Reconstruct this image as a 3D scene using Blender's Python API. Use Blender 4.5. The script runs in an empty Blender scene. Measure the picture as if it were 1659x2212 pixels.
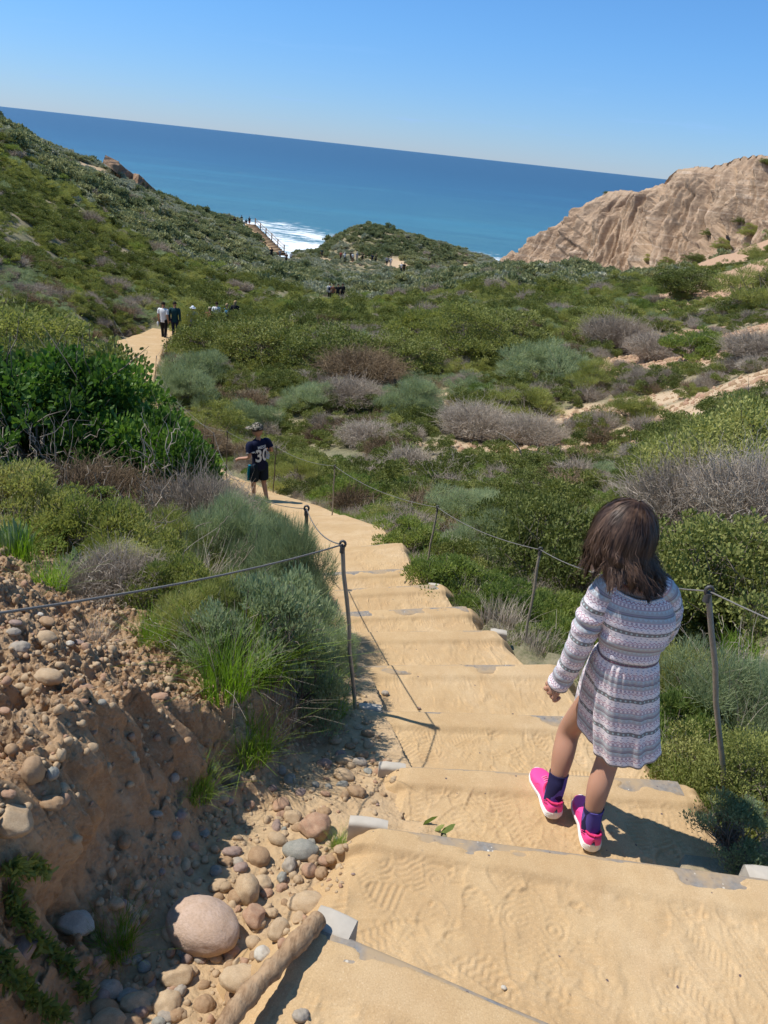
import bpy, bmesh, math, random
import numpy as np
from mathutils import Vector, Matrix, Euler
from mathutils.bvhtree import BVHTree
R = math.radians
# ---------------------------------------------------------------- camera
FPX = 1661.0; TH = R(25.2); PH = R(6.26)
sc = bpy.context.scene
cd = bpy.data.cameras.new('camera'); cam = bpy.data.objects.new('camera', cd)
sc.collection.objects.link(cam); sc.camera = cam
cd.sensor_fit = 'VERTICAL'; cd.sensor_height = 24; cd.lens = 24*FPX/2212.0
cd.clip_start = 0.05; cd.clip_end = 120000
_r0 = Vector((1,0,0)); _u0 = Vector((0,math.sin(TH),math.cos(TH))); _f = Vector((0,math.cos(TH),-math.sin(TH)))
_r = math.cos(PH)*_r0+math.sin(PH)*_u0; _u = -math.sin(PH)*_r0+math.cos(PH)*_u0
cam.matrix_world = Matrix(((_r.x,_u.x,-_f.x,0),(_r.y,_u.y,-_f.y,0),(_r.z,_u.z,-_f.z,0),(0,0,0,1)))
# the eye is the origin of the scene: x to the right, y towards the sea, z up
# ---------------------------------------------------------------- sky, sun, exposure
SUN = Vector((-.48,.07,.82)).normalized()
w = bpy.data.worlds.new('World'); sc.world = w; w.use_nodes = True
nt = w.node_tree; nt.nodes.clear()
sky = nt.nodes.new('ShaderNodeTexSky'); sky.sky_type = 'NISHITA'; sky.sun_disc = False
sky.sun_elevation = math.asin(SUN.z); sky.sun_rotation = math.atan2(SUN.x, SUN.y)
sky.altitude = 30; sky.air_density = 1.0; sky.dust_density = 0.0; sky.ozone_density = 4.0
bg = nt.nodes.new('ShaderNodeBackground'); bg.inputs[1].default_value = 0.105
wo = nt.nodes.new('ShaderNodeOutputWorld')
# faint wisps of cloud low over the sea
tc = nt.nodes.new('ShaderNodeTexCoord'); sp = nt.nodes.new('ShaderNodeSeparateXYZ')
mp = nt.nodes.new('ShaderNodeMapping'); mp.inputs['Scale'].default_value = (6,6,60)
nz = nt.nodes.new('ShaderNodeTexNoise'); nz.inputs['Scale'].default_value = 1.3; nz.inputs['Detail'].default_value = 7; nz.inputs['Roughness'].default_value = .62
r1 = nt.nodes.new('ShaderNodeValToRGB'); r1.color_ramp.elements[0].position = .60; r1.color_ramp.elements[1].position = .78
r2 = nt.nodes.new('ShaderNodeValToRGB'); e = r2.color_ramp.elements
e[0].position = .0; e[0].color = (0,0,0,1); e[1].position = .12; e[1].color = (0,0,0,1)
a = e.new(.012); a.color = (.25,.25,.25,1); a = e.new(.035); a.color = (1,1,1,1); a = e.new(.06); a.color = (.5,.5,.5,1)
mu = nt.nodes.new('ShaderNodeMath'); mu.operation = 'MULTIPLY'
m2 = nt.nodes.new('ShaderNodeMath'); m2.operation = 'MULTIPLY'; m2.inputs[1].default_value = .45
mx = nt.nodes.new('ShaderNodeMixRGB'); mx.inputs[2].default_value = (6.2,7.0,7.9,1)
L = nt.links.new
L(tc.outputs['Generated'], sp.inputs[0]); L(tc.outputs['Generated'], mp.inputs[0]); L(mp.outputs[0], nz.inputs['Vector'])
L(nz.outputs[0], r1.inputs[0]); L(sp.outputs[2], r2.inputs[0]); L(r1.outputs[0], mu.inputs[0]); L(r2.outputs[0], mu.inputs[1])
L(mu.outputs[0], m2.inputs[0]); L(m2.outputs[0], mx.inputs[0]); L(sky.outputs[0], mx.inputs[1])
hs = nt.nodes.new('ShaderNodeMixRGB'); hs.blend_type = 'MULTIPLY'; hs.inputs[0].default_value = 1
r3 = nt.nodes.new('ShaderNodeValToRGB'); e = r3.color_ramp.elements   # sea air: cooler low down
e[0].position = 0; e[0].color = (.44,.60,1.0,1); e[1].position = .6; e[1].color = (.70,.98,1.08,1); a = e.new(.12); a.color = (.46,.74,1.08,1); a = e.new(.3); a.color = (.5,.86,1.12,1)
L(sp.outputs[2], r3.inputs[0]); L(mx.outputs[0], hs.inputs[1]); L(r3.outputs[0], hs.inputs[2]); L(hs.outputs[0], bg.inputs[0]); L(bg.outputs[0], wo.inputs[0])
sl = bpy.data.lights.new('sun', 'SUN'); sl.energy = 4.2; sl.angle = R(.53); sl.color = (1,.955,.88)
so = bpy.data.objects.new('sun', sl); sc.collection.objects.link(so)
so.rotation_euler = SUN.to_track_quat('Z','Y').to_euler()
sc.view_settings.view_transform = 'Standard'; sc.view_settings.look = 'None'
sc.view_settings.exposure = 0.32; sc.view_settings.gamma = 1.0
sc.cycles.max_bounces = 6; sc.cycles.diffuse_bounces = 3; sc.cycles.glossy_bounces = 2
sc.cycles.transmission_bounces = 3; sc.cycles.transparent_max_bounces = 4
sc.cycles.use_adaptive_sampling = True; sc.cycles.adaptive_threshold = .02
sc.cycles.caustics_reflective = False; sc.cycles.caustics_refractive = False
# ---------------------------------------------------------------- helpers
COL = sc.collection
def ray(x, y):
    u = x-829.5; v = y-1106
    U = u*math.cos(PH)+v*math.sin(PH); V = -u*math.sin(PH)+v*math.cos(PH)
    return (U, FPX*math.cos(TH)-V*math.sin(TH), -FPX*math.sin(TH)-V*math.cos(TH))
def P(x, y, Y=None, z=None):
    r = ray(x, y); k = Y/r[1] if Y is not None else z/r[2]
    return Vector((r[0]*k, r[1]*k, r[2]*k))
def mesh_from(name, V, F=None, fs=None, mats=(), smooth=False):
    """V (n,3); F: equal-size faces array, or list of arrays"""
    me = bpy.data.meshes.new(name); V = np.asarray(V, np.float32)
    Fs = F if isinstance(F, (list, tuple)) else [F]
    Fs = [np.asarray(f, np.int32) for f in Fs if len(f)]
    me.vertices.add(len(V)); me.vertices.foreach_set('co', V.ravel())
    idx = np.concatenate([f.ravel() for f in Fs]); cnt = np.concatenate([np.full(len(f), f.shape[1], np.int32) for f in Fs])
    me.loops.add(len(idx)); me.loops.foreach_set('vertex_index', idx)
    me.polygons.add(len(cnt)); st = np.concatenate([[0], np.cumsum(cnt)[:-1]]).astype(np.int32)
    me.polygons.foreach_set('loop_start', st)
    me.update(calc_edges=True)
    if smooth: me.polygons.foreach_set('use_smooth', np.ones(len(cnt), bool))
    for m in mats: me.materials.append(m)
    me.validate(); return me
def link(name, me, parent=None, loc=None):
    o = bpy.data.objects.new(name, me); COL.objects.link(o)
    if parent: o.parent = parent
    if loc is not None: o.location = loc
    return o
def tag(o, label=None, cat=None, group=None, kind=None):
    if label: o['label'] = label
    if cat: o['category'] = cat
    if group: o['group'] = group
    if kind: o['kind'] = kind
    return o
def empty(name, loc=(0,0,0), rz=0):
    o = bpy.data.objects.new(name, None); COL.objects.link(o); o.location = loc; o.rotation_euler = (0,0,rz); o.empty_display_size = .1
    return o
def copy_tree(o, parent=None):
    c = o.copy(); COL.objects.link(c); c.parent = parent
    for ch in [k for k in o.children]:
        d = ch.copy(); COL.objects.link(d); d.parent = c
    return c
def grid_faces(nr, nc, wrap=False):
    i = np.arange(nr-1)[:,None]*nc; j = np.arange(nc if wrap else nc-1)[None,:]; j2 = (j+1) % nc
    return np.stack([i+j, i+j2, i+nc+j2, i+nc+j], -1).reshape(-1,4)
class MB:
    def __init__(s): s.V = []; s.F = {}; s.n = 0
    def add(s, V, F):
        V = np.asarray(V, float); F = np.asarray(F, int)
        s.V.append(V); s.F.setdefault(F.shape[1], []).append(F+s.n); s.n += len(V); return s
    def mesh(s, name, mats=(), smooth=True):
        return mesh_from(name, np.concatenate(s.V), [np.concatenate(f) for f in s.F.values()], mats=mats, smooth=smooth)
    def build(s, name, mat, parent=None, smooth=True, loc=None):
        return link(name, s.mesh(name, (mat,), smooth), parent, loc)
def frames(Pn):
    Pn = np.asarray(Pn, float); T = np.gradient(Pn, axis=0); T /= np.linalg.norm(T, axis=1)[:,None]+1e-12
    N = np.zeros_like(T); up = np.array([0,0,1.]) if abs(T[0,2]) < .9 else np.array([1.,0,0])
    n = np.cross(T[0], up); n /= np.linalg.norm(n)
    for i in range(len(T)):
        n = n-np.dot(n, T[i])*T[i]; n /= np.linalg.norm(n)+1e-12; N[i] = n
    return T, N, np.cross(T, N)
def tube(mb, Pn, rad, k=8, caps=True):
    Pn = np.asarray(Pn, float); n = len(Pn); rad = np.broadcast_to(np.asarray(rad, float), (n,))
    T, N, B = frames(Pn); th = np.linspace(0, 2*np.pi, k, endpoint=False)
    V = Pn[:,None]+rad[:,None,None]*(np.cos(th)[None,:,None]*N[:,None]+np.sin(th)[None,:,None]*B[:,None])
    V = V.reshape(-1,3); F = grid_faces(n, k, True)
    mb.add(V, F)
    if caps:
        for r0, c in ((0, Pn[0]), ((n-1)*k, Pn[-1])):
            ring = V[r0:r0+k]; f = [[k, i, (i+1) % k] for i in range(k)]
            mb.add(np.vstack([ring, c[None]]), f)
    return mb
def box(mb, c, s, rot=None, bev=0):
    V = np.array([(x,y,z) for x in (-.5,.5) for y in (-.5,.5) for z in (-.5,.5)])*np.asarray(s)
    if rot is not None: V = V @ np.array(rot).T
    V = V+np.asarray(c)
    mb.add(V, [(0,1,3,2),(4,6,7,5),(0,4,5,1),(2,3,7,6),(0,2,6,4),(1,5,7,3)]); return mb
def catrom(pts, n=12):
    p = np.asarray(pts, float); p = np.vstack([2*p[0]-p[1], p, 2*p[-1]-p[-2]]); out = []
    for i in range(1, len(p)-2):
        t = np.linspace(0, 1, n, endpoint=False)[:,None]; a,b,c,d = p[i-1],p[i],p[i+1],p[i+2]
        out.append(.5*((2*b)+(-a+c)*t+(2*a-5*b+4*c-d)*t**2+(-a+3*b-3*c+d)*t**3))
    return np.vstack(out+[p[-2][None]])
# value noise -------------------------------------------------------------
def _hash(ix, iy, seed):
    h = (ix.astype(np.int64)*374761393+iy.astype(np.int64)*668265263+seed*982451653) & 0xffffffff
    h = ((h ^ (h >> 13))*1274126177) & 0xffffffff
    return ((h ^ (h >> 16)) & 0xffff)/65535.0
def vnoise(x, y, seed=0):
    ix = np.floor(x); iy = np.floor(y); fx = x-ix; fy = y-iy; fx = fx*fx*fx*(fx*(fx*6-15)+10); fy = fy*fy*fy*(fy*(fy*6-15)+10)
    a = _hash(ix,iy,seed); b = _hash(ix+1,iy,seed); c = _hash(ix,iy+1,seed); d = _hash(ix+1,iy+1,seed)
    return (a*(1-fx)+b*fx)*(1-fy)+(c*(1-fx)+d*fx)*fy
def fbm(x, y, oct=4, seed=0, gain=.5):
    s = 0; a = 1; t = 0; x = np.asarray(x, float); y = np.asarray(y, float)
    for o in range(oct):
        s = s+a*(vnoise(x+17.3*o, y-9.1*o, seed+o)-.5); t += a; a *= gain; x = x*2.03; y = y*2.03
    return s/t*2
def sstep(a, b, x):
    t = np.clip((x-a)/(b-a), 0, 1); return t*t*(3-2*t)
# materials ---------------------------------------------------------------
class NT:
    def __init__(s, name, spec=.3, rough=.8):
        s.m = bpy.data.materials.new(name); s.m.use_nodes = True; s.t = s.m.node_tree; s.b = s.t.nodes['Principled BSDF']; s.out = s.t.nodes['Material Output']
        s.b.inputs['Specular IOR Level'].default_value = spec; s.b.inputs['Roughness'].default_value = rough
    def n(s, ty, **kw):
        x = s.t.nodes.new('ShaderNode'+ty)
        for k, v in kw.items():
            if k.startswith('i_'):
                kk = k[2:].replace('_', ' '); kk = int(kk) if kk.isdigit() else kk
                x.inputs[kk].default_value = v
            else: setattr(x, k, v)
        return x
    def l(s, a, b): s.t.links.new(a, b); return s
    def coord(s, which='Object', scale=(1,1,1)):
        c = s.n('TexCoord'); m = s.n('Mapping'); m.inputs['Scale'].default_value = scale; s.l(c.outputs[which], m.inputs[0]); return m.outputs[0]
    def pos(s, scale=(1,1,1)):
        c = s.n('NewGeometry'); m = s.n('Mapping'); m.inputs['Scale'].default_value = scale; s.l(c.outputs['Position'], m.inputs[0]); return m.outputs[0]
    def noise(s, vec, scale, detail=5, rough=.55, dist=0):
        x = s.n('TexNoise', i_Scale=scale, i_Detail=detail, i_Roughness=rough, i_Distortion=dist); s.l(vec, x.inputs['Vector']); return x.outputs[0]
    def voro(s, vec, scale, feature='F1', out=0, rnd=1):
        x = s.n('TexVoronoi', feature=feature, i_Scale=scale, i_Randomness=rnd); s.l(vec, x.inputs['Vector']); return x.outputs[out]
    def ramp(s, fac, stops, interp='LINEAR'):
        x = s.n('ValToRGB'); e = x.color_ramp.elements; x.color_ramp.interpolation = interp
        while len(e) > 1: e.remove(e[-1])
        for i, (p, c) in enumerate(stops):
            c = c if hasattr(c, '__len__') else (c,c,c)
            q = e[0] if i == 0 else e.new(p); q.position = p; q.color = (*c[:3], 1)
        s.l(fac, x.inputs[0]); return x.outputs[0]
    def mix(s, fac, a, b, mode='MIX'):
        x = s.n('MixRGB', blend_type=mode)
        for i, v in enumerate((fac, a, b)):
            if hasattr(v, 'links'): s.l(v, x.inputs[i])
            elif i == 0: x.inputs[0].default_value = v
            else: x.inputs[i].default_value = (*v[:3], 1)
        return x.outputs[0]
    def math(s, op, a, b=None, c=None, clamp=False):
        x = s.n('Math', operation=op); x.use_clamp = clamp
        for i, v in enumerate((a, b, c)):
            if v is None: continue
            if hasattr(v, 'links'): s.l(v, x.inputs[i])
            else: x.inputs[i].default_value = v
        return x.outputs[0]
    def color(s, c):
        if hasattr(c, 'links'): s.l(c, s.b.inputs['Base Color'])
        else: s.b.inputs['Base Color'].default_value = (*c[:3], 1)
        return s
    def bump(s, h, strength=.5, dist=.01, prev=None):
        x = s.n('Bump'); x.inputs['Strength'].default_value = strength; x.inputs['Distance'].default_value = dist
        s.l(h, x.inputs['Height'])
        if prev is not None: s.l(prev, x.inputs['Normal'])
        s.l(x.outputs[0], s.b.inputs['Normal']); return x.outputs[0]
def plain(name, c, rough=.8, spec=.3, var=.12, scale=30, bump=0, metal=0):
    t = NT(name, spec, rough); v = t.coord('Object'); n = t.noise(v, scale)
    t.color(t.mix(n, tuple(k*(1-var) for k in c), tuple(min(1, k*(1+var)) for k in c)))
    t.b.inputs['Metallic'].default_value = metal
    if bump: t.bump(n, .5, bump)
    return t.m
# ================================================================ TERRAIN
SEA = -45.0
# path stations: left point, right point, z before the edge, z after the edge
def LR(l, r, z, z2=None):
    a = P(*l, z=z); b = P(*r, z=z); return ((a.x,a.y),(b.x,b.y), z, z if z2 is None else z2)
ST = [((-.62,-.9),(1.25,-.9),-1.42,-1.56), ((-.42,.42),(1.30,.25),-1.56,-1.72),
      ((-.088,1.267),(1.34,.80),-1.71,-1.885),
      ((.064,1.728),(1.33,1.692),-1.88,-2.055),
      ((.171,2.179),(1.24,2.262),-2.05,-2.245),
      ((.03,2.70),(1.19,2.84),-2.24,-2.435),
      LR((772,1438),(1200,1434),-2.43,-2.625),
      LR((748,1366),(1068,1361),-2.62,-2.815),
      LR((725,1322),(1012,1309),-2.81,-3.0),
      LR((702,1275),(955,1261),-3.0,-3.18),
      LR((685,1238),(905,1226),-3.18,-3.30),
      LR((655,1190),(868,1172),-3.45,-3.55),
      LR((632,1150),(822,1138),-3.85), LR((618,1118),(752,1112),-4.25,-4.32), LR((585,1088),(690,1092),-4.62),
      LR((545,1060),(620,1072),-4.95), LR((480,1030),(560,1050),-5.4), LR((440,1008),(500,1028),-5.8), LR((415,985),(455,997),-6.2),
      LR((352,915),(400,925),-6.75), LR((318,880),(352,885),-7.15), LR((290,845),(330,845),-7.6), LR((266,800),(332,805),-8.05),
      LR((258,765),(345,775),-8.5), LR((255,735),(352,745),-8.95), LR((300,722),(372,730),-9.25), LR((330,708),(392,716),-9.45)]
NS = len(ST)
SL = np.array([s[0] for s in ST]); SR = np.array([s[1] for s in ST]); ZB = np.array([s[2] for s in ST]); ZA = np.array([s[3] for s in ST])
PC = (SL+SR)/2; PW = np.linalg.norm(SR-SL, axis=1)/2; PZ = (ZB+ZA)/2
def path_info(X, Y):
    """distance to the path's centre line minus half width, and its height there"""
    sh = X.shape; X = X.ravel(); Y = Y.ravel(); best = np.full(X.shape, 1e9); pz = np.zeros_like(X)
    for i in range(NS-1):
        ax, ay = PC[i]; bx, by = PC[i+1]; dx, dy = bx-ax, by-ay; L2 = dx*dx+dy*dy
        t = np.clip(((X-ax)*dx+(Y-ay)*dy)/L2, 0, 1)
        d = np.hypot(X-ax-t*dx, Y-ay-t*dy)-(PW[i]*(1-t)+PW[i+1]*t)
        z = ZA[i]*(1-t)+ZB[i+1]*t
        m = d < best; best[m] = d[m]; pz[m] = z[m]
    return best.reshape(sh), pz.reshape(sh)
# control points  (photo x, photo y, distance ahead)  -> ground point
CP = [
 # left hill skyline and face
 (0,288,88),(60,312,96),(130,352,108),(190,362,122),(240,370,132),(275,402,140),(330,434,148),(440,470,158),(500,482,164),(525,496,166),
 (0,400,62),(150,450,70),(300,500,85),(430,530,105),(0,520,45),(150,560,52),(300,590,60),(450,600,72),(0,620,33),(120,660,34),(230,650,40),
 (560,555,120),(620,560,130),(600,600,95),(480,640,66),(600,670,55),(0,720,22),(120,740,22),
 # stairs ridge
 (540,492,165),(565,515,158),(600,550,148),(640,553,150),
 # central saddle and mound
 (672,560,172),(700,538,185),(760,532,185),(800,527,186),(845,521,186),(900,529,184),(960,534,184),(1000,552,186),(1038,572,190),
 (700,560,152),(760,565,150),(830,575,146),(900,570,150),(980,572,160),(870,595,128),(950,600,130),
 (700,625,88),(760,640,84),(900,640,80),(830,610,105),(1000,620,88),(1080,600,95),
 (1085,575,160),(1150,585,140),(1240,592,125),(1350,600,112),(1440,602,104),(1500,588,96),(1560,574,88),(1659,536,74),
 # middle valley
 (650,760,36),(800,740,38),(950,720,42),(1100,700,44),(1250,690,46),(600,860,24),(750,850,25),(900,870,25),(1050,850,26),
 (1150,640,66),(1300,640,66),(1450,650,58),(1600,660,48),
 # right slope
 (1400,760,33),(1500,740,31),(1600,740,27),(1659,720,26),(1300,820,27),(1400,850,23),(1550,850,19),(1659,860,15.5),
 (1270,900,21.5),(1210,970,18),(1090,980,17.5),(1350,980,16),(1500,980,12.5),(1659,1000,9.5),
 (800,1000,15.5),(950,1030,14),(700,960,18),(600,960,19),
 (1100,1130,9.5),(1250,1200,7.5),(1400,1250,5.8),(1580,1200,5.6),(1659,1400,3.9),(1500,1500,3.6),(1150,1290,6.2),(950,1150,8.8),(850,1100,10.5)]
CPW = [ # direct world points (x, y, z)
 (-2.5,.2,-1.0),(-2.2,1.5,-1.15),(-3.0,3,-1.7),(-5,6,-2.6),(-3,5.5,-2.9),(-1.9,4.2,-2.3),(-1.1,3.2,-2.0),(-4.0,9,-4.0),(-7,10,-3.8),(-8,15,-5.4),(-6.2,14,-5.6),(-12,20,-6.4),(-2.6,7.5,-3.7),(-1.6,6.0,-3.25),
 (-1.0,1.0,-1.3),(-1.3,2.2,-1.5),(2.2,0,-1.9),(2.1,1.5,-2.45),(2.4,2.6,-2.8),(3.6,1.0,-2.6),(5,2.5,-2.9),(7,5,-3.0),(2.0,4.2,-3.15),(1.0,-2.5,-1.3),(-2,-2.5,-.8),(4,-2.5,-1.8),
 (-60,60,-1),(-70,100,2),(-40,40,-3.5),(-22,24,-4.8),(-90,150,-2),(-64,150,-8),(60,60,4),(40,30,-1.5),(90,110,20),(25,14,-2.2),
 # seaward drop
 (-95,215,-30),(-55,200,-44),(-38,205,-46),(-20,215,-46),(0,218,-46),(20,222,-46),(45,225,-46),(90,230,-40),(-95,260,-50),(0,265,-50),(90,265,-50),(-30,330,-60),(60,330,-60),(-150,330,-60),(150,330,-60),
 (-22,178,-27),(-20,188,-38),(28,205,-36),(-30,190,-38),(-5,205,-34)]
def _q(x, y):
    x = np.asarray(x, float); y = np.asarray(y, float); return np.stack([x/(y+3.6)*2.2, np.log(y+3.6)], -1)
_pts = [tuple(P(a,b,Y=c)) for a,b,c in CP]+CPW
for i in range(2, NS, 1):
    if i > 10 or i % 2 == 0: _pts.append((PC[i][0], PC[i][1], PZ[i]))
_pts = np.array(_pts); _Q = _q(_pts[:,0], _pts[:,1])
def _U(r2): return np.where(r2 > 1e-12, .5*r2*np.log(np.maximum(r2, 1e-12)), 0)
_n = len(_Q); _K = _U(((_Q[:,None]-_Q[None])**2).sum(-1)); _K += np.eye(_n)*8e-4
_Pm = np.hstack([np.ones((_n,1)), _Q]); _A = np.block([[_K,_Pm],[_Pm.T,np.zeros((3,3))]])
_s = _pts[:,1]+3.6   # interpolate z / distance: keeps the sight lines
_wt = np.linalg.solve(_A, np.concatenate([_pts[:,2]/_s, np.zeros(3)]))
def tps(X, Y):
    sh = X.shape; q = _q(X.ravel(), Y.ravel()); out = np.empty(len(q))
    for i in range(0, len(q), 20000):
        qq = q[i:i+20000]; out[i:i+20000] = _U(((qq[:,None]-_Q[None])**2).sum(-1)) @ _wt[:_n]+_wt[_n]+qq @ _wt[_n+1:]
    return (out*(Y.ravel()+3.6)).reshape(sh)
# foot of the washed-out bank on the left of the steps
_foot = np.array([tuple(P(60,2330,z=-1.80))[:2], tuple(P(185,2212,z=-1.84))[:2], tuple(P(265,2110,z=-1.88))[:2], tuple(P(372,1945,z=-1.93))[:2],
                  tuple(P(430,1835,z=-1.97))[:2], tuple(P(560,1735,z=-2.06))[:2], tuple(P(640,1660,z=-2.15))[:2], tuple(P(725,1600,z=-2.22))[:2], (-.16,3.2), (-.5,4.6)])
_foot = np.vstack([[(-.9,-1.5)], _foot])
def foot_dist(X, Y):
    """signed distance from the bank's foot, positive towards the bank"""
    fx = np.interp(Y, _foot[:,1], _foot[:,0]); return (fx-X)*.80
def gutter_z(Y): return np.interp(Y, [-2,.6,1.0,1.5,2.0,2.7,3.4,5], [-1.55,-1.80,-1.86,-1.96,-2.06,-2.24,-2.5,-3.05])
def left_of(X, Y): return sstep(.35, .05, X-np.interp(Y, SL[:6,1], SL[:6,0]))
def height(X, Y, detail=True):
    z = tps(X, Y); d, pz = path_info(X, Y)
    dist = np.hypot(X, Y)
    if detail:
        far = sstep(6, 60, dist)
        z = z+fbm(X*.9, Y*.9, 4, 3)*.10*(1-far)*sstep(0,1.2,d)+fbm(X*.06, Y*.06, 4, 5)*1.2*far*sstep(150,100,dist)*sstep(0,6,d)+fbm(X*.3, Y*.3, 3, 8)*.5*far*sstep(.3,4,d)
    # the ridge is cut down in front of the far stairs
    ax = X/np.maximum(Y,1); t_ = np.clip((ax-_sa[0])/(_sb[0]-_sa[0]), 0, 1); rt = _sa[1]*(1-t_)+_sb[1]*t_; ys = _sa[2]*(1-t_)+_sb[2]*t_
    lim = np.where(Y < ys, rt*Y-.9-.03*(ys-Y), rt*ys-.5-(Y-ys)*.5)
    kk = sstep(_sa[0]-.012, _sa[0]-.002, ax)*sstep(_sb[0]+.02, _sb[0]+.008, ax)*sstep(112,126,Y)*sstep(176,168,Y)
    z = np.where(kk > 0, np.minimum(z, lim*kk+z*(1-kk)), z)
    # bank and gutter in the near left
    near = sstep(4.6, 3.0, Y)*sstep(-2.5,-1.2,X*0+Y)
    fd = foot_dist(X, Y)
    if near.max() > 0:
        n1 = fbm(X*3.1, Y*3.1, 4, 21); n2 = fbm(X*9, Y*9, 4, 22)
        g = gutter_z(Y)+.012*n2
        H = np.interp(Y, [0,.9,1.4,1.9,2.4,2.9,3.6], [.62,.60,.50,.42,.28,.16,.08])
        f2 = fd+.055*n1+.02*n2
        rise = H*(.22*sstep(-.02,.12,f2)+.78*sstep(.10,.19+.05*n1,f2))
        slope = np.clip(fd-.18,0,3)*.34+np.clip(fd-.18,0,1)*.10*n1
        zb = g+rise+slope+sstep(.05,.2,fd)*.05*n1
        # a lower ledge of fallen soil in front of the cut
        lx = (X+.66)/.20; ly = (Y-1.55)/.28
        zb = zb+.10*np.exp(-(lx*lx+ly*ly))*(1+.5*n2)
        zb = np.where(fd > .9, zb*(1-sstep(.9,1.9,fd))+z*sstep(.9,1.9,fd), zb)
        left = left_of(X, Y)
        z = z*(1-near*left)+zb*near*left
    # bed the path into the slope
    k = sstep(1.3, .12, d) if np.ndim(d) == 0 else sstep(0, 1, 1-(d-.12)/np.clip(.35+dist*.06, .4, 2.0))
    nl = near*left_of(X, Y); k = k*(1-nl)
    base = pz-.10
    z = z*(1-k)+base*k
    z = np.where(d < .10-.17*nl, np.minimum(z, pz-.12), z)
    return z
def _ra(p): return (p.x/p.y, p.z/p.y, p.y)
_sa, _sb = _ra(P(536,486,Y=161)), _ra(P(606,548,Y=141.5))
def hz(x, y): return float(height(np.array([[float(x)]]), np.array([[float(y)]]))[0,0])
# ---------------------------------------------------------------- ground materials
def ground_mat():
    t = NT('hillside_soil', .15, .95); p = t.pos()
    n1 = t.noise(p, .35, 6, .6); n2 = t.noise(p, 3.0, 6, .65); n3 = t.noise(p, 28, 4, .7)
    soil = t.ramp(n2, [(.3,(.15,.125,.07)),(.5,(.24,.20,.12)),(.7,(.34,.28,.18))])
    litter = t.ramp(n2, [(.3,(.075,.085,.04)),(.55,(.14,.145,.07)),(.75,(.22,.20,.11))])
    c = t.mix(t.ramp(n1, [(.44,0),(.58,1)]), litter, soil)
    c = t.mix(t.ramp(n3, [(.35,.0),(.7,.5)]), c, (.42,.33,.23))
    # bare sand / rubble patches painted by attribute
    a = t.n('Attribute', attribute_name='bare'); 
    sand = t.ramp(n3, [(.3,(.38,.26,.16)),(.5,(.50,.37,.235)),(.7,(.60,.46,.31))])
    rd = t.n('Attribute', attribute_name='reddish'); sand = t.mix(rd.outputs['Fac'], sand, t.ramp(n3, [(.3,(.30,.17,.105)),(.5,(.42,.26,.165)),(.7,(.52,.35,.235))]))
    c = t.mix(a.outputs['Fac'], c, sand)
    t.color(c); b = t.bump(n2, .6, .05); t.bump(n3, .7, .015, b); return t.m
def bank_mat():
    t = NT('bank_soil', .15, .95); p = t.pos()
    n0 = t.noise(p, 2.2, 5, .6); n2 = t.noise(p, 14, 7, .7); n3 = t.noise(p, 90, 4, .7)
    v = t.voro(p, 55); vc = t.n('TexVoronoi', i_Scale=55); t.l(p, vc.inputs['Vector'])
    a = t.ramp(n0, [(.35,(.36,.215,.115)),(.5,(.45,.30,.17)),(.66,(.52,.38,.24))])
    c = t.mix(t.ramp(n2, [(.35,.7),(.62,0)]), a, (.26,.15,.08))
    c = t.mix(t.ramp(n3, [(.5,0),(.75,.55)]), c, (.50,.38,.25))
    pebc = t.mix(.55, t.ramp(vc.outputs[1], [(0,(.30,.15,.09)),(.35,(.42,.30,.19)),(.7,(.30,.25,.22)),(1,(.5,.38,.26))]), (.33,.23,.14))
    at = t.n('Attribute', attribute_name='grit')
    mk = t.math('MULTIPLY', t.ramp(v, [(.28,1),(.42,0)]), at.outputs['Fac'])
    c = t.mix(mk, c, pebc)
    sa = t.n('Attribute', attribute_name='bare')
    sand = t.ramp(n2, [(.3,(.44,.30,.165)),(.55,(.54,.385,.225)),(.75,(.60,.44,.27))])
    c = t.mix(sa.outputs['Fac'], c, sand)
    t.color(c); h = t.math('ADD', t.math('MULTIPLY', t.ramp(v, [(.0,1),(.5,0)]), at.outputs['Fac']), t.math('MULTIPLY', n2, .8))
    n4 = t.noise(p, 38, 6, .75); b = t.bump(h, .9, .012); b = t.bump(n4, .55, .012, b); t.bump(n3, .8, .004, b); return t.m
M_ground = ground_mat(); M_bank = bank_mat()
def add_attr(me, name, arr):
    a = me.attributes.new(name, 'FLOAT', 'POINT'); a.data.foreach_set('value', np.asarray(arr, np.float32).ravel())
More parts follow.
